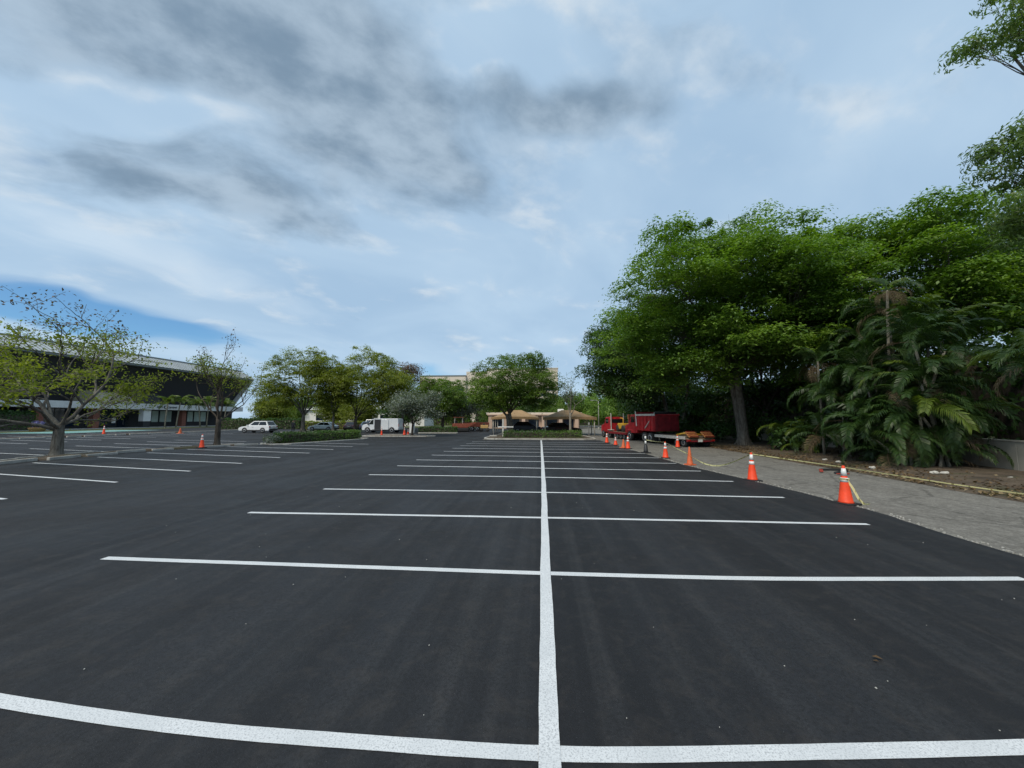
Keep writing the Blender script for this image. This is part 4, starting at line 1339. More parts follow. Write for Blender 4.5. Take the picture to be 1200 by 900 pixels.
def carport(label, x0, x1, y0, y1, ze, za):
    cx_, cy_ = (x0 + x1) / 2, (y0 + y1) / 2
    root = empty('carport', (cx_, cy_, 0.0), 0, label, 'carport')
    hx, hy = (x1 - x0) / 2, (y1 - y0) / 2
    rx = hx * 0.25
    mb = MB()
    # sagging fabric hip roof
    ring = []
    N = 10
    def eave(p, q):
        out_ = []
        for i in range(N):
            f = i / N
            sag = 0.10 * math.sin(math.pi * f)
            out_.append((p[0] + (q[0] - p[0]) * f, p[1] + (q[1] - p[1]) * f, ze + sag))
        return out_
    cr = [(-hx, -hy), (hx, -hy), (hx, hy), (-hx, hy)]
    for i in range(4): ring += eave(cr[i], cr[(i + 1) % 4])
    lv = 6
    for l in range(lv + 1):
        f = l / lv
        for (x, y, z) in ring:
            tx = max(-rx, min(rx, x * (rx / hx)))
            zz = z + (za - z) * (f ** 1.18)
            mb.v.append((x + (tx - x) * f, y + (0 - y) * f, zz))
    m_ = len(ring)
    for l in range(lv):
        for i in range(m_):
            a, b2 = l * m_ + i, l * m_ + (i + 1) % m_
            mb.f.append((a, b2, b2 + m_, a + m_))
    cn = mb.build('canopy', FABRIC, root, smooth=True)
    vl = MB()
    for i in range(m_):
        p, q = ring[i], ring[(i + 1) % m_]
        vl.face([(p[0], p[1], p[2] + 0.01), (q[0], q[1], q[2] + 0.01), (q[0] * 1.004, q[1] * 1.004, q[2] - 0.30), (p[0] * 1.004, p[1] * 1.004, p[2] - 0.30)])
    vl.build('valance', FABRIC, cn)
    for sx_ in (-1, 1):
        for sy_ in (-1, 0, 1):
            MB().tube([(sx_ * hx * 0.92, sy_ * hy * 0.92, 0), (sx_ * hx * 0.92, sy_ * hy * 0.92, ze + 0.02)], 0.065, 10).build('post', POST, root, smooth=True)
    MB().tube([(-hx * .92, -hy * .92, ze - 0.06), (hx * .92, -hy * .92, ze - 0.06)], 0.04, 8).build('beam', POST, root)
    MB().tube([(-hx * .92, hy * .92, ze - 0.06), (hx * .92, hy * .92, ze - 0.06)], 0.04, 8).build('beam', POST, root)
    return root


carport('tan fabric carport behind the broad island tree', -7.0, -0.35, 53.2, 59.4, 2.22, 3.3)
carport('tan fabric carport over the dark car beside the lane', 0.25, 6.7, 46.6, 52.6, 2.2, 3.15)

# --- low peach building behind the carports
PEACH = plain('peach_wall', (0.52, 0.37, 0.28), 0.85, var=0.08, scale=0.6)
pb = empty('peach_building', (-1.5, 79, 0), 0, 'low flat-roofed peach building behind the carports', 'building')
MB().box((0, 2.5, 1.45), (18.5, 8, 2.9)).build('wall', PEACH, pb)
MB().box((0, 2.5, 3.05), (19.3, 8.8, 0.4)).build('roof', plain('pale_parapet', (0.62, 0.55, 0.46), 0.8), pb, bevel=0.03)
for x in (-8.7, -5.8, -2.0, 2.0, 5.4, 8.6):
    MB().box((x, -2.1, 1.35), (0.7, 0.7, 2.7)).build('column', PEACH, pb, bevel=0.03)
MB().box((0, -1.95, 2.78), (18.6, 1.4, 0.2)).build('porch_beam', PEACH, pb)
for x in (-7.2, -3.9, 0, 3.7, 7.0):
    w = MB().box((x, -1.53, 1.5), (1.9, 0.06, 2.2)).build('window', GLASS_DARK, pb)
    MB().box((x, -1.515, 1.5), (2.1, 0.05, 2.4)).build('frame', DARK_FRAME, w)
MB().box((5.6, 1.0, 3.6), (1.2, 1.2, 0.8)).build('roof_unit', WHITE_WALL, pb, bevel=0.05)

# --- pale hotel far behind
CREAM = plain('hotel_cream', (0.66, 0.57, 0.48), 0.85, var=0.05, scale=0.15)
ht = empty('hotel_block', (-31, 235, 0), 0, 'pale cream stepped hotel block rising far behind the trees', 'building')
MB().box((-28, 0, 13.6), (28, 22, 27.4)).build('wall', CREAM, ht)
MB().box((-7.6, 2, 15.1), (12.7, 22, 30.2)).build('wall', CREAM, ht)
MB().box((20, 0, 15.6), (42, 24, 31.2)).build('wall', CREAM, ht)
MB().box((-28, 0, 27.6), (28.6, 22.6, 0.5)).build('roof', ROOF_EDGE, ht)
MB().box((20, 0, 31.4), (42.6, 24.6, 0.5)).build('roof', CREAM, ht)
for k in range(6):
    for x0, w_, yf in ((-28, 26, -11.0), (20, 40, -12.0)):
        MB().box((x0, yf - 0.08, 3.0 + k * 3.2), (w_, 0.3, 1.5)).build('window_band', GLASS_BLUE, ht)

# --- white sheds seen through the trees
ws = empty('white_shed', (-48, 104, 0), 0, 'long white low-roofed shed beyond the trees by the office', 'building')
MB().box((0, 0, 2.2), (34, 9, 4.4)).build('wall', WHITE_WALL, ws)
MB().prism([(-5.2, 4.4), (5.2, 4.4), (0, 5.9)], -17.6, 17.6, 'X').build('roof', plain('shed_roof', (0.66, 0.66, 0.66), 0.6), ws)
for x in (-12, -6, 0, 6, 12):
    MB().box((x, -4.54, 2.3), (2.2, 0.1, 1.5)).build('window', GLASS_DARK, ws)
# --- lamp post, barrier, cabinet
lp = empty('lamp_post', (11.0, 74.0, 0.0), 0, 'thin grey lamp post where the lane bends away', 'lamp post')
GREY_METAL = plain('grey_metal', (0.38, 0.37, 0.34), 0.5, 0.4)
MB().tube([(0, 0, 0), (0, 0, 5.4)], [0.10, 0.06], 10).build('pole', GREY_METAL, lp, smooth=True)
MB().tube([(0, 0, 5.35), (-0.5, 0, 5.55), (-1.0, 0, 5.55)], 0.04, 8).build('arm', GREY_METAL, lp)
MB().box((-1.2, 0, 5.53), (0.6, 0.26, 0.12)).build('lamp_head', GREY_METAL, lp, bevel=0.03)
MB().lathe([(0.2, 0), (0.2, 0.3), (0.12, 0.36)], 12).build('base', MATS['concrete'], lp)
br = empty('barrier_post', (-4.15, 41.6, 0.12), 0, 'pale square post with a white arm at the island corner', 'post')
PALE_POST = plain('pale_post', (0.52, 0.51, 0.47), 0.7)
MB().box((0, 0, 0.95), (0.17, 0.17, 1.9)).build('post', PALE_POST, br, bevel=0.015)
MB().box((0.3, -0.12, 1.05), (1.7, 0.05, 0.10)).build('arm', WHITE_WALL, br)
MB().box((-1.1, 0.4, 0.06), (0.8, 0.5, 0.12)).build('footing', MATS['concrete'], br, bevel=0.02)
MB().tube([(-1.1, 0.4, 0.1), (-1.1, 0.4, 1.5)], 0.02, 6).build('rail', GREY_METAL, br)
sp = empty('sign_post', (5.05, 41.0, 0.12), 0, 'thin metal post at the lane corner of the island', 'post')
MB().tube([(0, 0, 0), (0, 0, 1.55)], 0.028, 8).build('post', GREY_METAL, sp)
MB().box((0, -0.035, 1.42), (0.16, 0.02, 0.24)).build('plate', GREY_METAL, sp)
cb = empty('utility_cabinet', (-17.9, 52.0, 0.02), 0, 'white upright utility cabinet behind the orange cones', 'cabinet')
MB().box((0, 0, 0.72), (0.62, 0.5, 1.4)).build('body', WHITE_WALL, cb, bevel=0.03)
MB().box((0, -0.26, 0.75), (0.5, 0.02, 1.15)).build('door', WHITE_WALL, cb)
MB().box((0, 0, 1.45), (0.7, 0.58, 0.07)).build('lid', GREY_METAL, cb, bevel=0.015)

# ------------------------------------------------------------------ cones and tape
ORANGE = plain('cone_orange', (0.86, 0.062, 0.010), 0.5, var=0.14, scale=7)
ORANGE_DULL = plain('cone_orange_dull', (0.60, 0.12, 0.035), 0.6, var=0.2, scale=6)
REFLECT = plain('collar_white', (0.74, 0.74, 0.71), 0.35, var=0.12, scale=14)
RUBBER = plain('rubber_black', (0.016, 0.016, 0.017), 0.8)
BLACK_P = plain('plastic_black', (0.022, 0.022, 0.023), 0.5)


def traffic_cone(label, loc, rz=0.0, h=0.91, collars=True, body=None, base=None, slim=1.0, group=None, lean=0.0):
    body = body or ORANGE
    root = empty('traffic_cone', loc, rz, label, 'cone', group)
    root.rotation_euler = (lean, lean * 0.5, rz)
    r0, r1 = 0.150 * slim, 0.030
    rad = lambda z: r0 + (r1 - r0) * (z - 0.05) / (h - 0.05)
    MB().lathe([(rad(0.05) + 0.02, 0.045), (rad(0.08), 0.08), (rad(h * 0.5), h * 0.5), (rad(h - 0.02), h - 0.02), (r1 * 0.8, h), (r1 * 0.5, h - 0.01)], 24).build('cone_body', body, root, smooth=True)
    b_ = MB().box((0, 0, 0.025), (0.43 * slim, 0.43 * slim, 0.05)).build('base', base or RUBBER, root, bevel=0.014)
    if collars:
        for z0, z1 in ((0.74 * h, 0.93 * h), (0.58 * h, 0.69 * h)):
            MB().lathe([(rad(z0) + 0.004, z0), (rad(z1) + 0.004, z1)], 24).build('collar', REFLECT, root, smooth=True)
    return root


traffic_cone('orange cone with two white collars and yellow tape hanging down it', (7.51, 10.22, 0.0), 0.3, 0.94)
traffic_cone('orange two-collar cone holding both stretches of yellow tape at its tip', (7.15, 13.72, 0.0), 0.1, 0.95)
traffic_cone('slim dull orange cone without collars where the tape crosses', (6.72, 18.04, 0.0), 0.5, 0.82, False, ORANGE_DULL, ORANGE_DULL, 0.9)
traffic_cone('orange two-collar cone with tape knotted at its tip beside the collarless one', (6.58, 20.98, 0.0), -0.2, 0.87)
traffic_cone('bright orange cone standing by the trailer ramp', (9.85, 28.6, 0.0), 0.0, 0.88)
traffic_cone('pale-topped orange cone next past the black marker post', (6.0, 27.14, 0.0), 0.2, 0.88)
traffic_cone('dull orange cone touching the pale-topped one', (5.82, 27.75, 0.0), 0.7, 0.62, False, ORANGE_DULL, ORANGE_DULL)
traffic_cone('small short orange cone between two taller ones near the trucks', (5.82, 30.6, 0.0), 0.2, 0.66, True)
traffic_cone('last orange cone of the lane row, nearest the kerb island', (5.62, 33.4, 0.0), 0.4, 0.86, True)
traffic_cone('white-collared orange cone close to the dark-trunked tree', (-22.9, 24.3, 0.11), 0.1, 0.92)
traffic_cone('bright orange cone on the far broken strip before the dark windows', (-53.0, 42.6, 0.17), 0.3, 1.05)
traffic_cone('stubby faded orange cone tipped slightly on the far strip', (-49.4, 48.9, 0.0), 0.3, 0.80, False, ORANGE_DULL, ORANGE_DULL, 1.5, lean=0.14)
traffic_cone('thin orange cone on the small island left of the slim trunk', (-18.7, 43.7, 0.11), 0.2, 0.98, True, None, None, 0.8)
traffic_cone('tall orange cone on the small island right of the slim trunk', (-16.2, 44.4, 0.11), 0.2, 1.0, True, None, None, 1.15)
traffic_cone('short orange cone behind the pair on the small island', (-16.5, 46.5, 0.02), 0.2, 0.75, True)

# black and white marker post
dl = empty('marker_post', (6.35, 23.94, 0.0), 0.2, 'black marker post with white bands on a heavy rubber base', 'post')
MB().lathe([(0.155, 0.05), (0.125, 0.15), (0.095, 0.48), (0.05, 0.53)], 20).build('weight', BLACK_P, dl, smooth=True)
MB().box((0, 0, 0.03), (0.46, 0.46, 0.06)).build('base', RUBBER, dl, bevel=0.015)
MB().tube([(0, 0, 0.5), (0, 0, 1.15)], 0.048, 14).build('post', BLACK_P, dl, smooth=True)
for z0, z1 in ((0.55, 0.74), (0.84, 1.02)):
    MB().lathe([(0.053, z0), (0.053, z1)], 16).build('collar', REFLECT, dl, smooth=True)

m, t, b = material('caution_tape')
p = obj_coord(t)
br_ = t.noise(t.mapping(p, scale=(9, 9, 1)), 1.0, 2.0)
t.put(b.inputs['Base Color'], t.mix(t.range(br_, 0.57, 0.62), (0.76, 0.71, 0.36), (0.30, 0.27, 0.10)))
b.inputs['Roughness'].default_value = 0.4
TAPE = m


def tape(label, pts, w=0.07, seed=0, twist=0.5):
    rr = random.Random(seed)
    P = [Vector(p) for p in pts]
    fine = []
    for a, c_ in zip(P[:-1], P[1:]):
        k = max(2, int((c_ - a).length / 0.22))
        fine += [a.lerp(c_, i / k) for i in range(k)]
    fine.append(P[-1])
    mb = MB()
    ph = rr.uniform(0, 6)
    for i, q in enumerate(fine):
        tt = (fine[min(i + 1, len(fine) - 1)] - fine[max(i - 1, 0)]).normalized()
        sd = tt.cross(Vector((0, 0, 1))).normalized()
        up_ = sd.cross(tt)
        a = 1.1 + twist * math.sin(i * 0.31 + ph)
        n_ = up_ * math.sin(a) + sd * math.cos(a)
        q = Vector((q.x, q.y, max(q.z, 0.03 + 0.5 * w * abs(math.sin(a)))))
        mb.v += [tuple(q + n_ * w / 2), tuple(q - n_ * w / 2)]
    for i in range(len(fine) - 1):
        mb.f.append((2 * i, 2 * i + 1, 2 * i + 3, 2 * i + 2))
    o = mb.build('caution_tape', TAPE)
    o.modifiers.new('thickness', 'SOLIDIFY').thickness = 0.001
    return tag(o, label, 'tape')


tape('yellow tape running from the cone tip out to the far soil edge', [(7.17, 13.70, 0.90), (9.5, 12.9, 0.58), (11.6, 11.9, 0.26), (13.3, 10.8, 0.05), (14.6, 9.8, 0.10)], 0.034, 1, 0.12)
sag = [(6.72, 18.12, 0.46)]
for i in range(1, 9):
    f = i / 9
    sag.append((6.72 + 0.41 * f, 18.1 - 4.34 * f, 0.46 + 0.42 * f - 1.05 * math.sin(math.pi * f) * 0.42 * (1.1 - 0.2 * f)))
sag.append((7.13, 13.76, 0.88))
tape('slack yellow tape sagging between the collarless cone and the next', sag, 0.05, 2, 0.6)
tape('pale yellow tape stretched from the marker post past two cones', [(6.38, 23.9, 0.80), (6.5, 22.4, 0.79), (6.58, 20.98, 0.84), (6.66, 19.4, 0.62), (6.75, 18.12, 0.46)], 0.05, 3, 0.4)
tape('short yellow tape end hanging down the cone to the ground', [(7.54, 10.16, 0.58), (7.60, 10.10, 0.42), (7.68, 10.04, 0.16), (7.76, 10.00, 0.05), (7.90, 10.02, 0.035)], 0.05, 4, 0.3)
tape('yellow tape wound round the collar of the tape-hung cone', [(7.51 + 0.088 * math.cos(a), 10.22 + 0.088 * math.sin(a), 0.60 + 0.012 * math.sin(2 * a)) for a in [i * 0.45 for i in range(15)]], 0.07, 5, 0.05)

# torn barricade pieces lying on the lane
dbr = empty('broken_barricade', (11.6, 15.9, 0.0), 0.4, 'black and red broken barricade pieces lying on the lane', 'debris')
MB().box((0.0, 0.0, 0.05), (1.1, 0.14, 0.06), 0.25).build('black_bar', BLACK_P, dbr, bevel=0.01)
MB().box((0.45, 0.55, 0.05), (0.9, 0.12, 0.06), -0.4).build('black_bar', BLACK_P, dbr, bevel=0.01)
MB().box((-0.35, 0.5, 0.05), (0.7, 0.12, 0.05), 0.6).build('red_bar', plain('dull_red', (0.30, 0.04, 0.025), 0.6), dbr, bevel=0.01)
MB().box((-0.5, -0.35, 0.045), (0.5, 0.08, 0.04), -0.2).build('red_bar', MATS['dull_red'], dbr, bevel=0.01)

# ------------------------------------------------------------------ vehicles (local +X is forward)
CAR_GLASS = glass_mat('car_glass', (0.012, 0.016, 0.018), 0.05)
TYRE = plain('tyre', (0.018, 0.018, 0.019), 0.85)
RIM = plain('rim', (0.45, 0.46, 0.47), 0.35, 0.7)
CHROME = plain('bumper_grey', (0.05, 0.05, 0.052), 0.6)
HEADL = plain('headlight', (0.70, 0.72, 0.74), 0.15)
TAILL = plain('taillight', (0.34, 0.015, 0.012), 0.2)
PLATE = plain('plate', (0.68, 0.68, 0.64), 0.5)


def wheel(parent, x, y, r, w=0.22, z=None, name='wheel'):
    s = 1 if y > 0 else -1
    tw = MB().lathe([(r * 0.55, -w / 2), (r * 0.93, -w / 2), (r, -w * 0.32), (r, w * 0.32), (r * 0.93, w / 2), (r * 0.55, w / 2)], 20, (0, 0, 0), 'Y').build(name, TYRE, parent, smooth=True)
    tw.location = (x, y, r if z is None else z)
    mb = MB().lathe([(r * 0.60, s * w * 0.30), (r * 0.62, s * w * 0.50), (r * 0.52, s * w * 0.53), (r * 0.16, s * w * 0.42), (r * 0.10, s * w * 0.5)], 18, (0, 0, 0), 'Y')
    mb.build('rim', RIM, tw, smooth=True)
    return tw


def car(name, label, cat, loc, rz, paint, L=4.6, W=1.84, H=1.66, belt=1.02, hood=0.95, cab=(-2.18, 1.05), roof=(-1.75, 0.15), wr=0.34, wx=1.36, tail=None, open_door=False, panes=2):
    root = empty(name, loc, rz, label, cat)
    f, hw = L / 2, W / 2
    tail = belt if tail is None else tail
    prof = [(-f + 0.06, 0.30), (-f, 0.55), (-f + 0.03, tail - 0.10), (-f + 0.14, tail), (cab[0] + 0.05, belt), (cab[1], belt), (cab[1] + 0.25, hood), (f - 0.38, hood - 0.10), (f - 0.05, hood - 0.26), (f, 0.52), (f - 0.08, 0.28)]
    MB().prism(prof, -hw, hw, 'Y').build('body', paint, root, smooth=False, bevel=0.07, seg=3)
    # cabin
    x0, x1 = cab
    r0, r1 = roof
    cw, rw = hw - 0.035, hw - 0.22
    zb = belt - 0.04
    V = [(x0, -cw, zb), (x1, -cw, zb), (x1, cw, zb), (x0, cw, zb), (r0, -rw, H), (r1, -rw, H), (r1, rw, H), (r0, rw, H)]
    mb = MB(); mb.v = V
    mb.f = [(0, 3, 2, 1), (4, 5, 6, 7), (0, 1, 5, 4), (1, 2, 6, 5), (2, 3, 7, 6), (3, 0, 4, 7)]
    mb.build('cabin', paint, root, bevel=0.06, seg=3)
    V = [Vector(v) for v in V]

    def pane(a, b2, c_, d, u0, u1, v0, v1, nm):
        g = lambda u, v: (a.lerp(b2, u)).lerp(d.lerp(c_, u), v)
        q = [g(u0, v0), g(u1, v0), g(u1, v1), g(u0, v1)]
        n_ = (q[1] - q[0]).cross(q[3] - q[0]).normalized()
        mid = (q[0] + q[2]) / 2
        if n_.dot(mid - Vector(((x0 + x1) / 2, 0, (zb + H) / 2))) < 0: n_ = -n_
        mb = MB()
        for s in (-0.01, 0.012):
            mb.v += [tuple(p + n_ * s) for p in q]
        mb.f = [(0, 1, 2, 3), (4, 5, 6, 7), (0, 1, 5, 4), (1, 2, 6, 5), (2, 3, 7, 6), (3, 0, 4, 7)]
        return mb.build(nm, CAR_GLASS, root)
    for (a, b2, c_, d) in ((V[0], V[1], V[5], V[4]), (V[3], V[2], V[6], V[7])):
        for k in range(panes):
            w_ = 0.86 / panes
            pane(a, b2, c_, d, 0.07 + k * w_, 0.07 + (k + 1) * w_ - 0.03, 0.16, 0.86, 'side_window')
    pane(V[1], V[2], V[6], V[5], 0.06, 0.94, 0.10, 0.88, 'windscreen')
    pane(V[0], V[3], V[7], V[4], 0.10, 0.90, 0.18, 0.84, 'rear_window')
    for s in (-1, 1):
        for x in (-wx, wx):
            MB().lathe([(wr * 1.17, -0.012), (wr * 1.17, 0.012)], 20, (x, s * (hw - 0.002), wr * 1.06), 'Y').build('wheel_well_shade', CHROME, root)  # dark disc stands in for the shade inside the wheel well
            wheel(root, x, s * (hw - 0.07), wr)
        MB().box((f - 0.10, s * (hw - 0.26), hood - 0.30), (0.16, 0.40, 0.14)).build('headlight', HEADL, root, bevel=0.03)
        MB().box((-f + 0.06, s * (hw - 0.17), tail - 0.16), (0.13, 0.26, 0.18)).build('taillight', TAILL, root, bevel=0.03)
        MB().box((x1 - 0.15, s * (hw + 0.08), belt + 0.06), (0.12, 0.18, 0.13)).build('mirror', paint, root, bevel=0.03)
        MB().box((0.15, s * (hw + 0.004), belt - 0.22), (0.2, 0.02, 0.03)).build('door_handle', CHROME, root)
        MB().box((0, s * (hw - 0.005), 0.36), (L - 1.9 - wr, 0.05, 0.16)).build('sill', CHROME, root, bevel=0.015)
    MB().box((-f + 0.02, 0, 0.48), (0.14, W - 0.16, 0.22)).build('rear_bumper', CHROME, root, bevel=0.04)
    MB().box((f - 0.02, 0, 0.44), (0.12, W - 0.2, 0.20)).build('front_bumper', CHROME, root, bevel=0.04)
    MB().box((-f - 0.05, 0, 0.70), (0.02, 0.5, 0.14)).build('number_plate', PLATE, root)
    MB().box((0, 0, 0.30), (L - 0.5, W - 0.35, 0.16)).build('underbody', CHROME, root)
    return root


def paint(name, col, metal=0.0):
    return plain(name, col, 0.32, metal, var=0.05, scale=1.5, coat=0.6)


WHITE_P, SILVER_P = paint('paint_white', (0.72, 0.73, 0.74)), paint('paint_silver', (0.40, 0.47, 0.50), 0.3)
car('suv', 'pale silver-white sport utility car parked before the tall olive tree', 'car', (-41.0, 52.6, 0.022), math.pi, WHITE_P, L=4.7, H=1.68)
car('sedan', 'silver-blue hatchback half hidden by slim tree trunks', 'car', (-35.2, 59.5, 0.02), math.pi, SILVER_P, L=4.3, H=1.48, belt=0.95, hood=0.9, cab=(-1.8, 1.0), roof=(-1.1, 0.1))
car('sedan', 'dark red car parked behind the slim trunks beside the blue one', 'car', (-32.6, 64.0, 0.02), math.pi / 2 + 0.2, paint('paint_wine', (0.10, 0.03, 0.035)), L=4.5, H=1.45, belt=0.95, hood=0.88, cab=(-1.75, 1.0), roof=(-1.0, 0.1))
car('sedan', 'dusty blue car seen from behind the long hedge', 'car', (-30.0, 64.4, 0.02), math.pi / 2 + 0.2, paint('paint_blue', (0.16, 0.24, 0.33), 0.2), L=4.5, H=1.5, belt=0.95, hood=0.88, cab=(-1.75, 1.0), roof=(-1.0, 0.1))
car('pickup', 'white pickup roof showing behind the blue car', 'car', (-32.5, 71.0, 0.02), math.pi / 2, WHITE_P, L=5.2, H=1.85, belt=1.1, hood=1.05, cab=(-0.9, 1.2), roof=(-0.6, 0.5), wr=0.38, wx=1.6)
car('sedan', 'black car in the shade under the right carport', 'car', (2.6, 49.6, 0.0), 0.25, paint('paint_black', (0.010, 0.010, 0.011)), L=4.9, H=1.55, belt=1.0, hood=0.95, cab=(-1.9, 1.1), roof=(-1.1, 0.2))
car('sedan', 'dark blue car in the shade under the left carport', 'car', (-2.2, 57.2, 0.0), 0.1, paint('paint_navy', (0.012, 0.016, 0.030)), L=4.7, H=1.6, belt=1.0, hood=0.95, cab=(-2.0, 1.1), roof=(-1.4, 0.2))

# white work van, side door open
VAN = empty('work_van', (-23.1, 54.3, 0.022), math.pi, 'white work van with its side door open, the shade inside a dark panel', 'van')
vp = [(-2.70, 0.40), (-2.74, 0.75), (-2.66, 1.98), (-2.5, 2.06), (0.85, 2.06), (1.15, 1.96), (1.75, 1.32), (2.48, 1.16), (2.68, 0.95), (2.72, 0.50), (2.60, 0.36)]
MB().prism(vp, -0.98, 0.98, 'Y').build('body', WHITE_P, VAN, bevel=0.07, seg=3)
for s in (-1, 1):
    for x in (-1.75, 1.85):
        MB().lathe([(0.43, -0.012), (0.43, 0.012)], 20, (x, s * 0.978, 0.40), 'Y').build('wheel_well_shade', CHROME, VAN)  # flat dark disc as the shaded wheel well, the body is solid
        wheel(VAN, x, s * 0.90, 0.36, 0.25)
    mb = MB()
    for off in (0.0, 0.014):
        y = s * (0.978 + off)
        mb.v += [(0.98, y, 1.20), (1.72, y, 1.20), (1.20, y, 1.84), (0.98, y, 1.84)]
    mb.f = [(0, 1, 2, 3), (4, 5, 6, 7), (0, 1, 5, 4), (1, 2, 6, 5), (2, 3, 7, 6), (3, 0, 4, 7)]
    mb.build('side_window', CAR_GLASS, VAN)
    MB().box((1.72, s * 1.10, 1.28), (0.14, 0.2, 0.26)).build('mirror', CHROME, VAN, bevel=0.03)
    MB().box((2.66, s * 0.72, 0.92), (0.12, 0.3, 0.2)).build('headlight', HEADL, VAN, bevel=0.03)
    MB().box((-2.72, s * 0.88, 1.1), (0.06, 0.14, 0.4)).build('taillight', TAILL, VAN, bevel=0.02)
    MB().box((-0.2, s * 0.985, 0.42), (2.7, 0.03, 0.12)).build('sill', CHROME, VAN)
DOORWAY_SHADE = MB().box((0.35, 0.972, 1.18), (0.95, 0.05, 1.46)).build('doorway_shade_panel', DARK_WALL, VAN)  # dark slab on the solid side stands in for the unlit interior
MB().box((-0.75, 1.03, 1.18), (1.05, 0.05, 1.46)).build('sliding_door', WHITE_P, VAN, bevel=0.02)
MB().box((0, 0, 0.36), (5.0, 1.6, 0.16)).build('underbody', CHROME, VAN)
MB().box((2.66, 0, 0.5), (0.18, 1.8, 0.22)).build('front_bumper', CHROME, VAN, bevel=0.03)
mb = MB(); mb.v = [(1.20, -0.82, 1.93), (1.20, 0.82, 1.93), (1.76, 0.9, 1.34), (1.76, -0.9, 1.34)]
mb.v += [(x + 0.02, y, z + 0.02) for x, y, z in mb.v]
mb.f = [(0, 1, 2, 3), (4, 5, 6, 7), (0, 1, 5, 4), (1, 2, 6, 5), (2, 3, 7, 6), (3, 0, 4, 7)]
mb.build('windscreen', CAR_GLASS, VAN)

# ------------------------------------------------------------------ the red rigs parked along the lane
RED = plain('truck_red', (0.34, 0.012, 0.017), 0.5, var=0.38, scale=2.5, coat=0.2)
RED_DARK = plain('truck_red_dark', (0.20, 0.010, 0.016), 0.6, var=0.4, scale=2.5)
STEEL_DK = plain('chassis', (0.030, 0.028, 0.027), 0.7)
WOOD = plain('deck_wood', (0.20, 0.15, 0.10), 0.9, var=0.3, scale=4)
YEL = plain('machine_yellow', (0.58, 0.33, 0.03), 0.5, var=0.15)
ORANGE_STEEL = plain('ramp_orange', (0.36, 0.15, 0.045), 0.7, var=0.3, scale=5)
PALE_STEEL = plain('pale_steel', (0.55, 0.52, 0.48), 0.5, 0.3, var=0.2)
HD = Vector((-0.237, 0.971, 0)).normalized()
S0 = Vector((11.6, 28.4, 0))
HRZ = math.atan2(HD.y, HD.x)


def rig(name, label, cat, s):
    p = S0 + HD * s
    return empty(name, (p.x, p.y, 0.0), HRZ, label, cat)


# low trailer with ramps, nearest
T1 = rig('lowboy_trailer', 'low equipment trailer with orange folded ramps and a number plate', 'trailer', 0)
MB().box((2.55, 0, 0.64), (4.1, 2.2, 0.16)).build('frame', STEEL_DK, T1, bevel=0.02)
for i in range(9):
    MB().box((2.55, -0.96 + i * 0.24, 0.75), (4.1, 0.225, 0.05)).build('deck_plank', WOOD, T1)
for s in (-1, 1):
    MB().box((2.55, s * 1.12, 0.68), (4.1, 0.06, 0.22)).build('side_rail', PALE_STEEL if s > 0 else ORANGE_STEEL, T1, bevel=0.01)
    rp = MB().box((0.42, s * 0.62, 0.92), (0.10, 0.78, 0.62), 0, 0, 0.95).build('ramp', ORANGE_STEEL, T1, bevel=0.02)
    for k in range(4):
        MB().box((0.14 + 0.16 * k, s * 0.62, 0.79 + k * 0.112), (0.08, 0.74, 0.035), 0, 0, 0.95).build('ramp_cleat', RED_DARK, rp)
    for x in (0.95, 1.75):
        wheel(T1, x, s * 0.86, 0.33, 0.26)
    MB().box((0.26, s * 0.95, 0.52), (0.06, 0.24, 0.10)).build('taillight', TAILL, T1)
MB().prism([(0.28, 0.62), (0.95, 0.79), (0.95, 0.70), (0.28, 0.50)], -1.08, 1.08, 'Y').build('beaver_tail', WOOD, T1)
MB().tube([(1.1, -0.7, 0.86), (1.5, 0.4, 1.0), (2.2, 0.7, 0.84)], 0.07, 8).build('strap_bundle', YEL, T1, smooth=True)
MB().box((2.3, -0.5, 0.92), (0.9, 0.5, 0.28), 0.2).build('tool_box', plain('tool_brown', (0.22, 0.14, 0.07), 0.8), T1, bevel=0.03)
MB().box((0.35, 0, 0.50), (0.14, 2.2, 0.20)).build('rear_beam', RED_DARK, T1, bevel=0.02)
MB().box((0.25, 0.08, 0.50), (0.02, 0.36, 0.18)).build('number_plate', PLATE, T1)
for i in range(6):
    MB().box((0.95 + i * 0.6, 1.16, 0.60), (0.12, 0.03, 0.06)).build('marker_lamp', PALE_STEEL, T1)
# red dump truck
D1 = rig('dump_truck', 'red dump truck with ribbed box and black tarpaulin roll, before the trailer', 'truck', 4.55)
MB().box((2.5, 0, 0.72), (5.2, 0.9, 0.24)).build('chassis', STEEL_DK, D1, bevel=0.02)
for s in (-1, 1):
    MB().box((1.65, s * 1.06, 1.74), (3.2, 0.08, 1.42)).build('box_side', RED, D1, bevel=0.015)
    for k in range(6):
        MB().box((0.18 + k * 0.59, s * 1.125, 1.72), (0.09, 0.07, 1.40)).build('rib', RED, D1)
    MB().box((1.65, s * 1.12, 2.40), (3.3, 0.10, 0.17)).build('top_rail', PALE_STEEL if s > 0 else RED, D1, bevel=0.015)
MB().box((1.65, 0, 1.06), (3.2, 2.1, 0.10)).build('box_floor', RED_DARK, D1)
MB().box((3.28, 0, 1.85), (0.09, 2.04, 1.66)).build('headboard', RED_DARK, D1, bevel=0.01)
tg = MB().box((0.02, 0, 1.72), (0.07, 2.06, 1.34)).build('tailgate', RED_DARK, D1, bevel=0.012)
for k in range(4):
    MB().box((-0.035, -0.80 + k * 0.535, 1.72), (0.05, 0.07, 1.30)).build('rib', RED_DARK, tg)
MB().box((-0.035, 0, 2.38), (0.06, 2.1, 0.08)).build('rim', RED, tg)
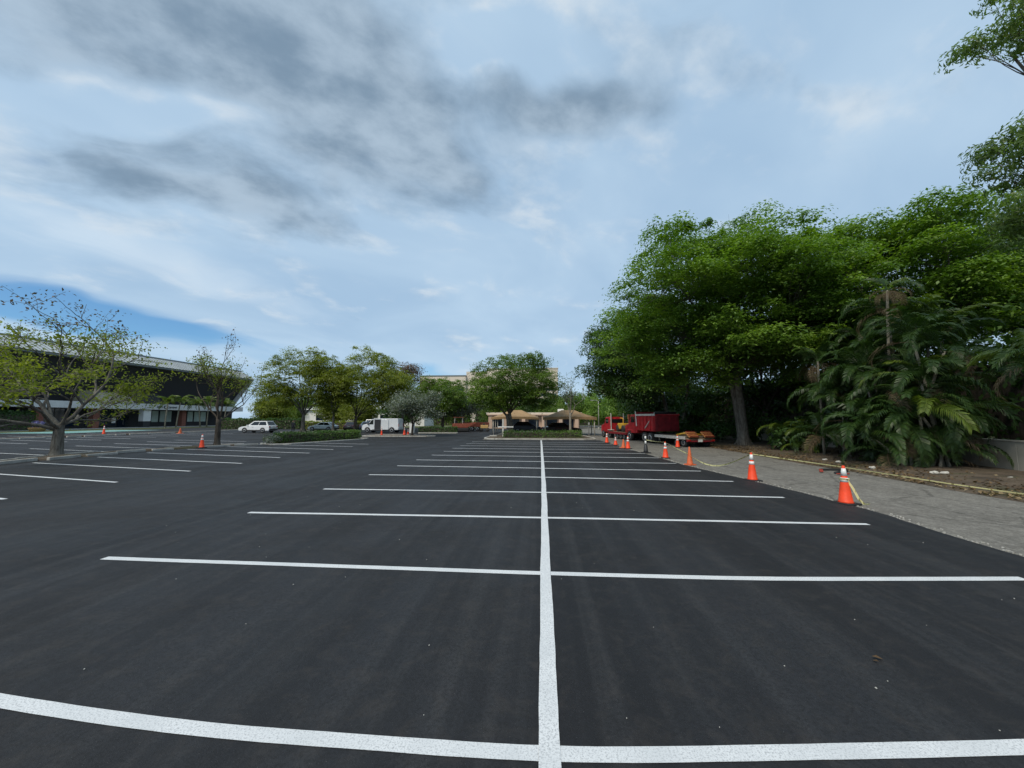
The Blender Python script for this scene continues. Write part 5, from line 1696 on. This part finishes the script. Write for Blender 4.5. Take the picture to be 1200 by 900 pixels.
MB().box((-0.035, 0, 1.72), (0.045, 2.04, 0.07)).build('rib', RED_DARK, tg)
MB().tube([(0.25, -0.95, 2.56), (0.25, 0.95, 2.56)], 0.11, 10).build('tarpaulin_roll', RUBBER, D1, smooth=True)
MB().tube([(0.25, 0.98, 2.56), (1.5, 1.19, 1.25)], 0.045, 8).build('tarpaulin_arm', PALE_STEEL, D1)
MB().tube([(3.0, 1.19, 1.4), (3.25, 1.15, 2.75)], 0.05, 8).build('exhaust_stack', PALE_STEEL, D1)
for s in (-1, 1):
    for x in (0.95, 1.9):
        wheel(D1, x, s * 0.86, 0.44, 0.46)
    wheel(D1, 4.75, s * 0.92, 0.44, 0.28)
    MB().box((0.35, s * 0.86, 0.42), (0.02, 0.5, 0.55)).build('mud_flap', RUBBER, D1)
CAB = MB()
CAB.prism([(3.45, 0.75), (3.45, 2.35), (3.65, 2.48), (4.55, 2.44), (4.95, 1.62), (5.65, 1.48), (5.75, 1.3), (5.75, 0.7)], -0.98, 0.98, 'Y')
CAB.build('cab', RED, D1, bevel=0.06, seg=3)
for s in (-1, 1):
    MB().box((4.15, s * 0.985, 2.0), (0.75, 0.02, 0.55)).build('side_window', CAR_GLASS, D1)
    MB().box((4.1, s * 1.0, 1.15), (0.9, 0.03, 0.8)).build('door', RED, D1, bevel=0.01)
    MB().box((4.75, s * 0.9, 0.98), (1.0, 0.34, 0.16)).build('fender', RED, D1, bevel=0.05)
MB().box((3.44, 0, 2.05), (0.02, 1.2, 0.45)).build('rear_window', CAR_GLASS, D1)
MB().tube([(3.55, -0.5, 2.5), (3.55, 0.5, 2.5)], 0.05, 8).build('beacon_bar', ORANGE, D1)
# rust-red ladder rack between the rigs
LR = rig('folded_conveyor', 'rusty red ladder-like folded loader frame standing on the second trailer', 'machine', 10.35)
RUST = plain('rust_red', (0.22, 0.055, 0.03), 0.8, var=0.35, scale=6)
for s in (-1, 1):
    MB().box((0.0, s * 0.55, 1.62), (0.10, 0.10, 1.75)).build('upright', RUST, LR, bevel=0.01)
for k in range(6):
    MB().box((0.0, 0, 0.86 + k * 0.31), (0.08, 1.0, 0.08)).build('rung', RUST, LR)
MB().box((0.10, 0.2, 2.25), (0.12, 0.8, 0.42)).build('hopper', ORANGE_STEEL, LR, bevel=0.02)
# second trailer with the yellow machine and its red tractor
T2 = rig('lowboy_trailer', 'wooden-decked low trailer carrying the yellow machine', 'trailer', 9.9)
MB().box((2.1, 0, 0.58), (4.1, 2.1, 0.16)).build('frame', RED_DARK, T2, bevel=0.02)
for i in range(8):
    MB().box((2.1, -0.91 + i * 0.26, 0.69), (4.1, 0.245, 0.05)).build('deck_plank', WOOD, T2)
for s in (-1, 1):
    MB().box((2.1, s * 1.08, 0.62), (4.1, 0.05, 0.2)).build('side_rail', RED_DARK, T2)
    for x in (0.7, 1.45, 2.2):
        wheel(T2, x, s * 0.86, 0.30, 0.26)
YM = rig('road_roller', 'small yellow road roller with curved roof chained on the trailer', 'roller', 11.5)
MB().box((0.9, 0, 1.30), (1.3, 0.95, 0.60)).build('body', YEL, YM, bevel=0.06)
MB().prism([(1.2, 1.58), (1.7, 1.58), (1.85, 1.2), (1.85, 0.95), (1.2, 0.95)], -0.42, 0.42, 'Y').build('hood', YEL, YM, bevel=0.05)
for x in (0.35, 1.6):
    MB().lathe([(0.30, -0.52), (0.34, -0.50), (0.34, 0.50), (0.30, 0.52)], 20, (x, 0, 1.06), 'Y').build('drum', STEEL_DK, YM, smooth=True)
for s in (-1, 1):
    MB().tube([(0.35, s * 0.42, 1.55), (0.30, s * 0.42, 2.0), (0.55, s * 0.42, 2.12), (1.0, s * 0.42, 2.12)], 0.05, 8).build('roll_bar', YEL, YM)
MB().box((0.62, 0, 1.68), (0.4, 0.45, 0.18)).build('seat', RUBBER, YM, bevel=0.04)
MB().lathe([(0.17, -0.01), (0.17, 0.02)], 14, (1.1, 0, 1.85), 'X').build('steering_wheel', RUBBER, YM)
C2 = rig('tractor_unit', 'red tractor unit with sloping hood leading the yellow roller', 'truck', 14.1)
MB().prism([(0.1, 0.7), (0.1, 2.35), (0.3, 2.52), (1.2, 2.48), (1.6, 1.7), (2.5, 1.5), (2.6, 1.3), (2.6, 0.65)], -1.0, 1.0, 'Y').build('cab', RED, C2, bevel=0.07, seg=3)
MB().box((0.9, 0, 0.6), (3.4, 0.9, 0.22)).build('chassis', STEEL_DK, C2)
for s in (-1, 1):
    MB().box((0.75, s * 1.005, 2.02), (0.75, 0.02, 0.55)).build('side_window', CAR_GLASS, C2)
    MB().tube([(0.02, s * 0.8, 0.9), (0.02, s * 0.8, 2.95)], 0.06, 8).build('exhaust_stack', PALE_STEEL, C2)
    wheel(C2, 0.0, s * 0.85, 0.44, 0.42)
    wheel(C2, 1.95, s * 0.9, 0.44, 0.28)
    MB().box((0.0, s * 0.86, 0.96), (1.0, 0.45, 0.08)).build('fender', PALE_STEEL, C2, bevel=0.03)
MB().box((0.085, 0, 2.02), (0.02, 1.3, 0.45)).build('rear_window', CAR_GLASS, C2)
C2.scale = (0.9, 0.9, 0.9)

# ------------------------------------------------------------------ far machines by the peach building
PV = empty('asphalt_paver', (-12.4, 58.3, 0.02), 0.15, 'rusty red asphalt paver with raised hopper beside the far clipped hedge', 'machine')
MB().box((0.0, 0, 0.95), (2.4, 1.7, 0.65)).build('body', RUST, PV, bevel=0.06)
MB().prism([(1.2, 0.75), (2.4, 1.35), (2.4, 1.5), (1.2, 1.3)], -1.1, 1.1, 'Y').build('hopper', RUST, PV)
MB().box((-1.5, 0, 0.42), (0.7, 2.3, 0.4)).build('screed', STEEL_DK, PV, bevel=0.03)
for s in (-1, 1):
    MB().box((0.1, s * 0.72, 0.34), (2.5, 0.34, 0.6)).build('track', RUBBER, PV, bevel=0.2, seg=4)
    MB().tube([(-0.9, s * 0.7, 1.3), (-0.9, s * 0.7, 2.2)], 0.035, 6).build('roof_post', PALE_STEEL, PV)
    MB().tube([(0.3, s * 0.7, 1.3), (0.3, s * 0.7, 2.2)], 0.035, 6).build('roof_post', PALE_STEEL, PV)
MB().box((-0.3, 0, 2.22), (1.6, 1.7, 0.07)).build('roof', RUST, PV, bevel=0.02)
MB().box((-0.7, 0, 1.5), (0.4, 0.5, 0.45)).build('seat', RUBBER, PV, bevel=0.05)
RR_ = empty('small_roller', (-8.9, 59.8, 0.0), 0.1, 'little tan two-drum roller left of the peach building', 'roller')
TAN = plain('machine_tan', (0.50, 0.32, 0.12), 0.6)
MB().box((0, 0, 0.78), (1.2, 0.8, 0.5)).build('body', TAN, RR_, bevel=0.05)
for x in (-0.5, 0.5):
    MB().lathe([(0.28, -0.42), (0.30, -0.4), (0.30, 0.4), (0.28, 0.42)], 16, (x, 0, 0.30), 'Y').build('drum', STEEL_DK, RR_, smooth=True)
MB().box((-0.1, 0, 1.14), (0.35, 0.4, 0.25)).build('seat', RUBBER, RR_, bevel=0.04)
MB().tube([(0.3, 0, 1.0), (0.4, 0, 1.35), (0.25, 0, 1.45)], 0.03, 6).build('steering_column', STEEL_DK, RR_)
DT = empty('dump_trailer', (-11.0, 63.4, 0.0), 0.1, 'rusty open trailer behind the paver', 'trailer')
MB().box((0, 0, 1.05), (4.6, 2.0, 0.7)).build('box', RUST, DT, bevel=0.03)
for s in (-1, 1):
    for x in (-0.5, 0.4):
        wheel(DT, x, s * 0.9, 0.36, 0.24)
    for k in range(5):
        MB().box((-2.0 + k, s * 1.03, 1.1), (0.08, 0.06, 0.68)).build('rib', RUST, DT)


# ------------------------------------------------------------------ people
def person(label, loc, rz, shirt, trousers, pose=0):
    root = empty('person', loc, rz, label, 'person')
    J = {'pel': (0, 0, 0.95), 'spi': (0, 0.01, 1.15), 'che': (0, 0.0, 1.36), 'nek': (0, 0.01, 1.50),
         'shl': (-0.19, 0, 1.43), 'shr': (0.19, 0, 1.43), 'ell': (-0.25, 0.02, 1.14), 'elr': (0.25, -0.02, 1.14), 'wrl': (-0.24, -0.12, 0.92), 'wrr': (0.23, -0.14, 0.95), 'hal': (-0.235, -0.16, 0.82), 'har': (0.225, -0.19, 0.86),
         'hil': (-0.10, 0, 0.90), 'hir': (0.10, 0, 0.90), 'knl': (-0.12, -0.05, 0.49), 'knr': (0.12, 0.03, 0.49), 'anl': (-0.12, 0.02, 0.09), 'anr': (0.13, 0.12, 0.10), 'tol': (-0.13, -0.14, 0.045), 'tor': (0.14, -0.03, 0.045)}
    Rd = {'pel': .14, 'spi': .135, 'che': .15, 'nek': .065, 'shl': .075, 'shr': .075, 'ell': .05, 'elr': .05, 'wrl': .036, 'wrr': .036, 'hal': .04, 'har': .04,
          'hil': .10, 'hir': .10, 'knl': .068, 'knr': .068, 'anl': .05, 'anr': .05, 'tol': .042, 'tor': .042}
    E = [('pel', 'spi'), ('spi', 'che'), ('che', 'nek'), ('che', 'shl'), ('che', 'shr'), ('shl', 'ell'), ('ell', 'wrl'), ('wrl', 'hal'), ('shr', 'elr'), ('elr', 'wrr'), ('wrr', 'har'),
         ('pel', 'hil'), ('pel', 'hir'), ('hil', 'knl'), ('knl', 'anl'), ('anl', 'tol'), ('hir', 'knr'), ('knr', 'anr'), ('anr', 'tor')]
    ks = list(J)
    me = bpy.data.meshes.new('body')
    me.from_pydata([J[k] for k in ks], [(ks.index(a), ks.index(c_)) for a, c_ in E], [])
    o = link(bpy.data.objects.new('body', me), root)
    md = o.modifiers.new('skin', 'SKIN')
    for i, k in enumerate(ks):
        me.skin_vertices[0].data[i].radius = (Rd[k], Rd[k])
    me.skin_vertices[0].data[0].use_root = True
    o.modifiers.new('smooth', 'SUBSURF').levels = 2
    # cloth and skin by height on the body
    m, t, b = material('clothing')
    s = t.new('ShaderNodeSeparateXYZ')
    t.l.new(obj_coord(t), s.inputs[0])
    c_ = t.mix(t.math('GREATER_THAN', s.outputs[2], 0.93), trousers, shirt)
    c_ = t.mix(t.math('GREATER_THAN', s.outputs[2], 1.50), c_, (0.30, 0.18, 0.12))
    c_ = t.mix(t.math('LESS_THAN', s.outputs[2], 0.08), c_, (0.02, 0.02, 0.02))
    t.put(b.inputs['Base Color'], c_)
    b.inputs['Roughness'].default_value = 0.85
    me.materials.append(m)
    hd = MB()
    hd.lathe([(0.03, 1.53), (0.065, 1.555), (0.085, 1.60), (0.095, 1.65), (0.096, 1.70), (0.080, 1.745), (0.045, 1.77)], 14)
    h = hd.build('head', plain('skin', (0.30, 0.18, 0.12), 0.6), root, smooth=True)
    MB().box((0, -0.10, 1.635), (0.03, 0.04, 0.05)).build('nose', MATS['skin'], h, bevel=0.01)
    for s_ in (-1, 1):
        MB().box((s_ * 0.097, 0.0, 1.64), (0.02, 0.04, 0.06)).build('ear', MATS['skin'], h, bevel=0.008)
        MB().box((s_ * 0.035, -0.088, 1.665), (0.025, 0.012, 0.014)).build('eye', RUBBER, h)
    MB().lathe([(0.100, 1.69), (0.104, 1.72), (0.090, 1.765), (0.05, 1.79)], 14, (0, 0.01, 0)).build('hair', RUBBER, h, smooth=True)
    return root


person('person in dark clothes standing on the asphalt behind the long hedge', (-34.2, 50.4, 0.022), 0.6, (0.012, 0.014, 0.022), (0.014, 0.015, 0.02))
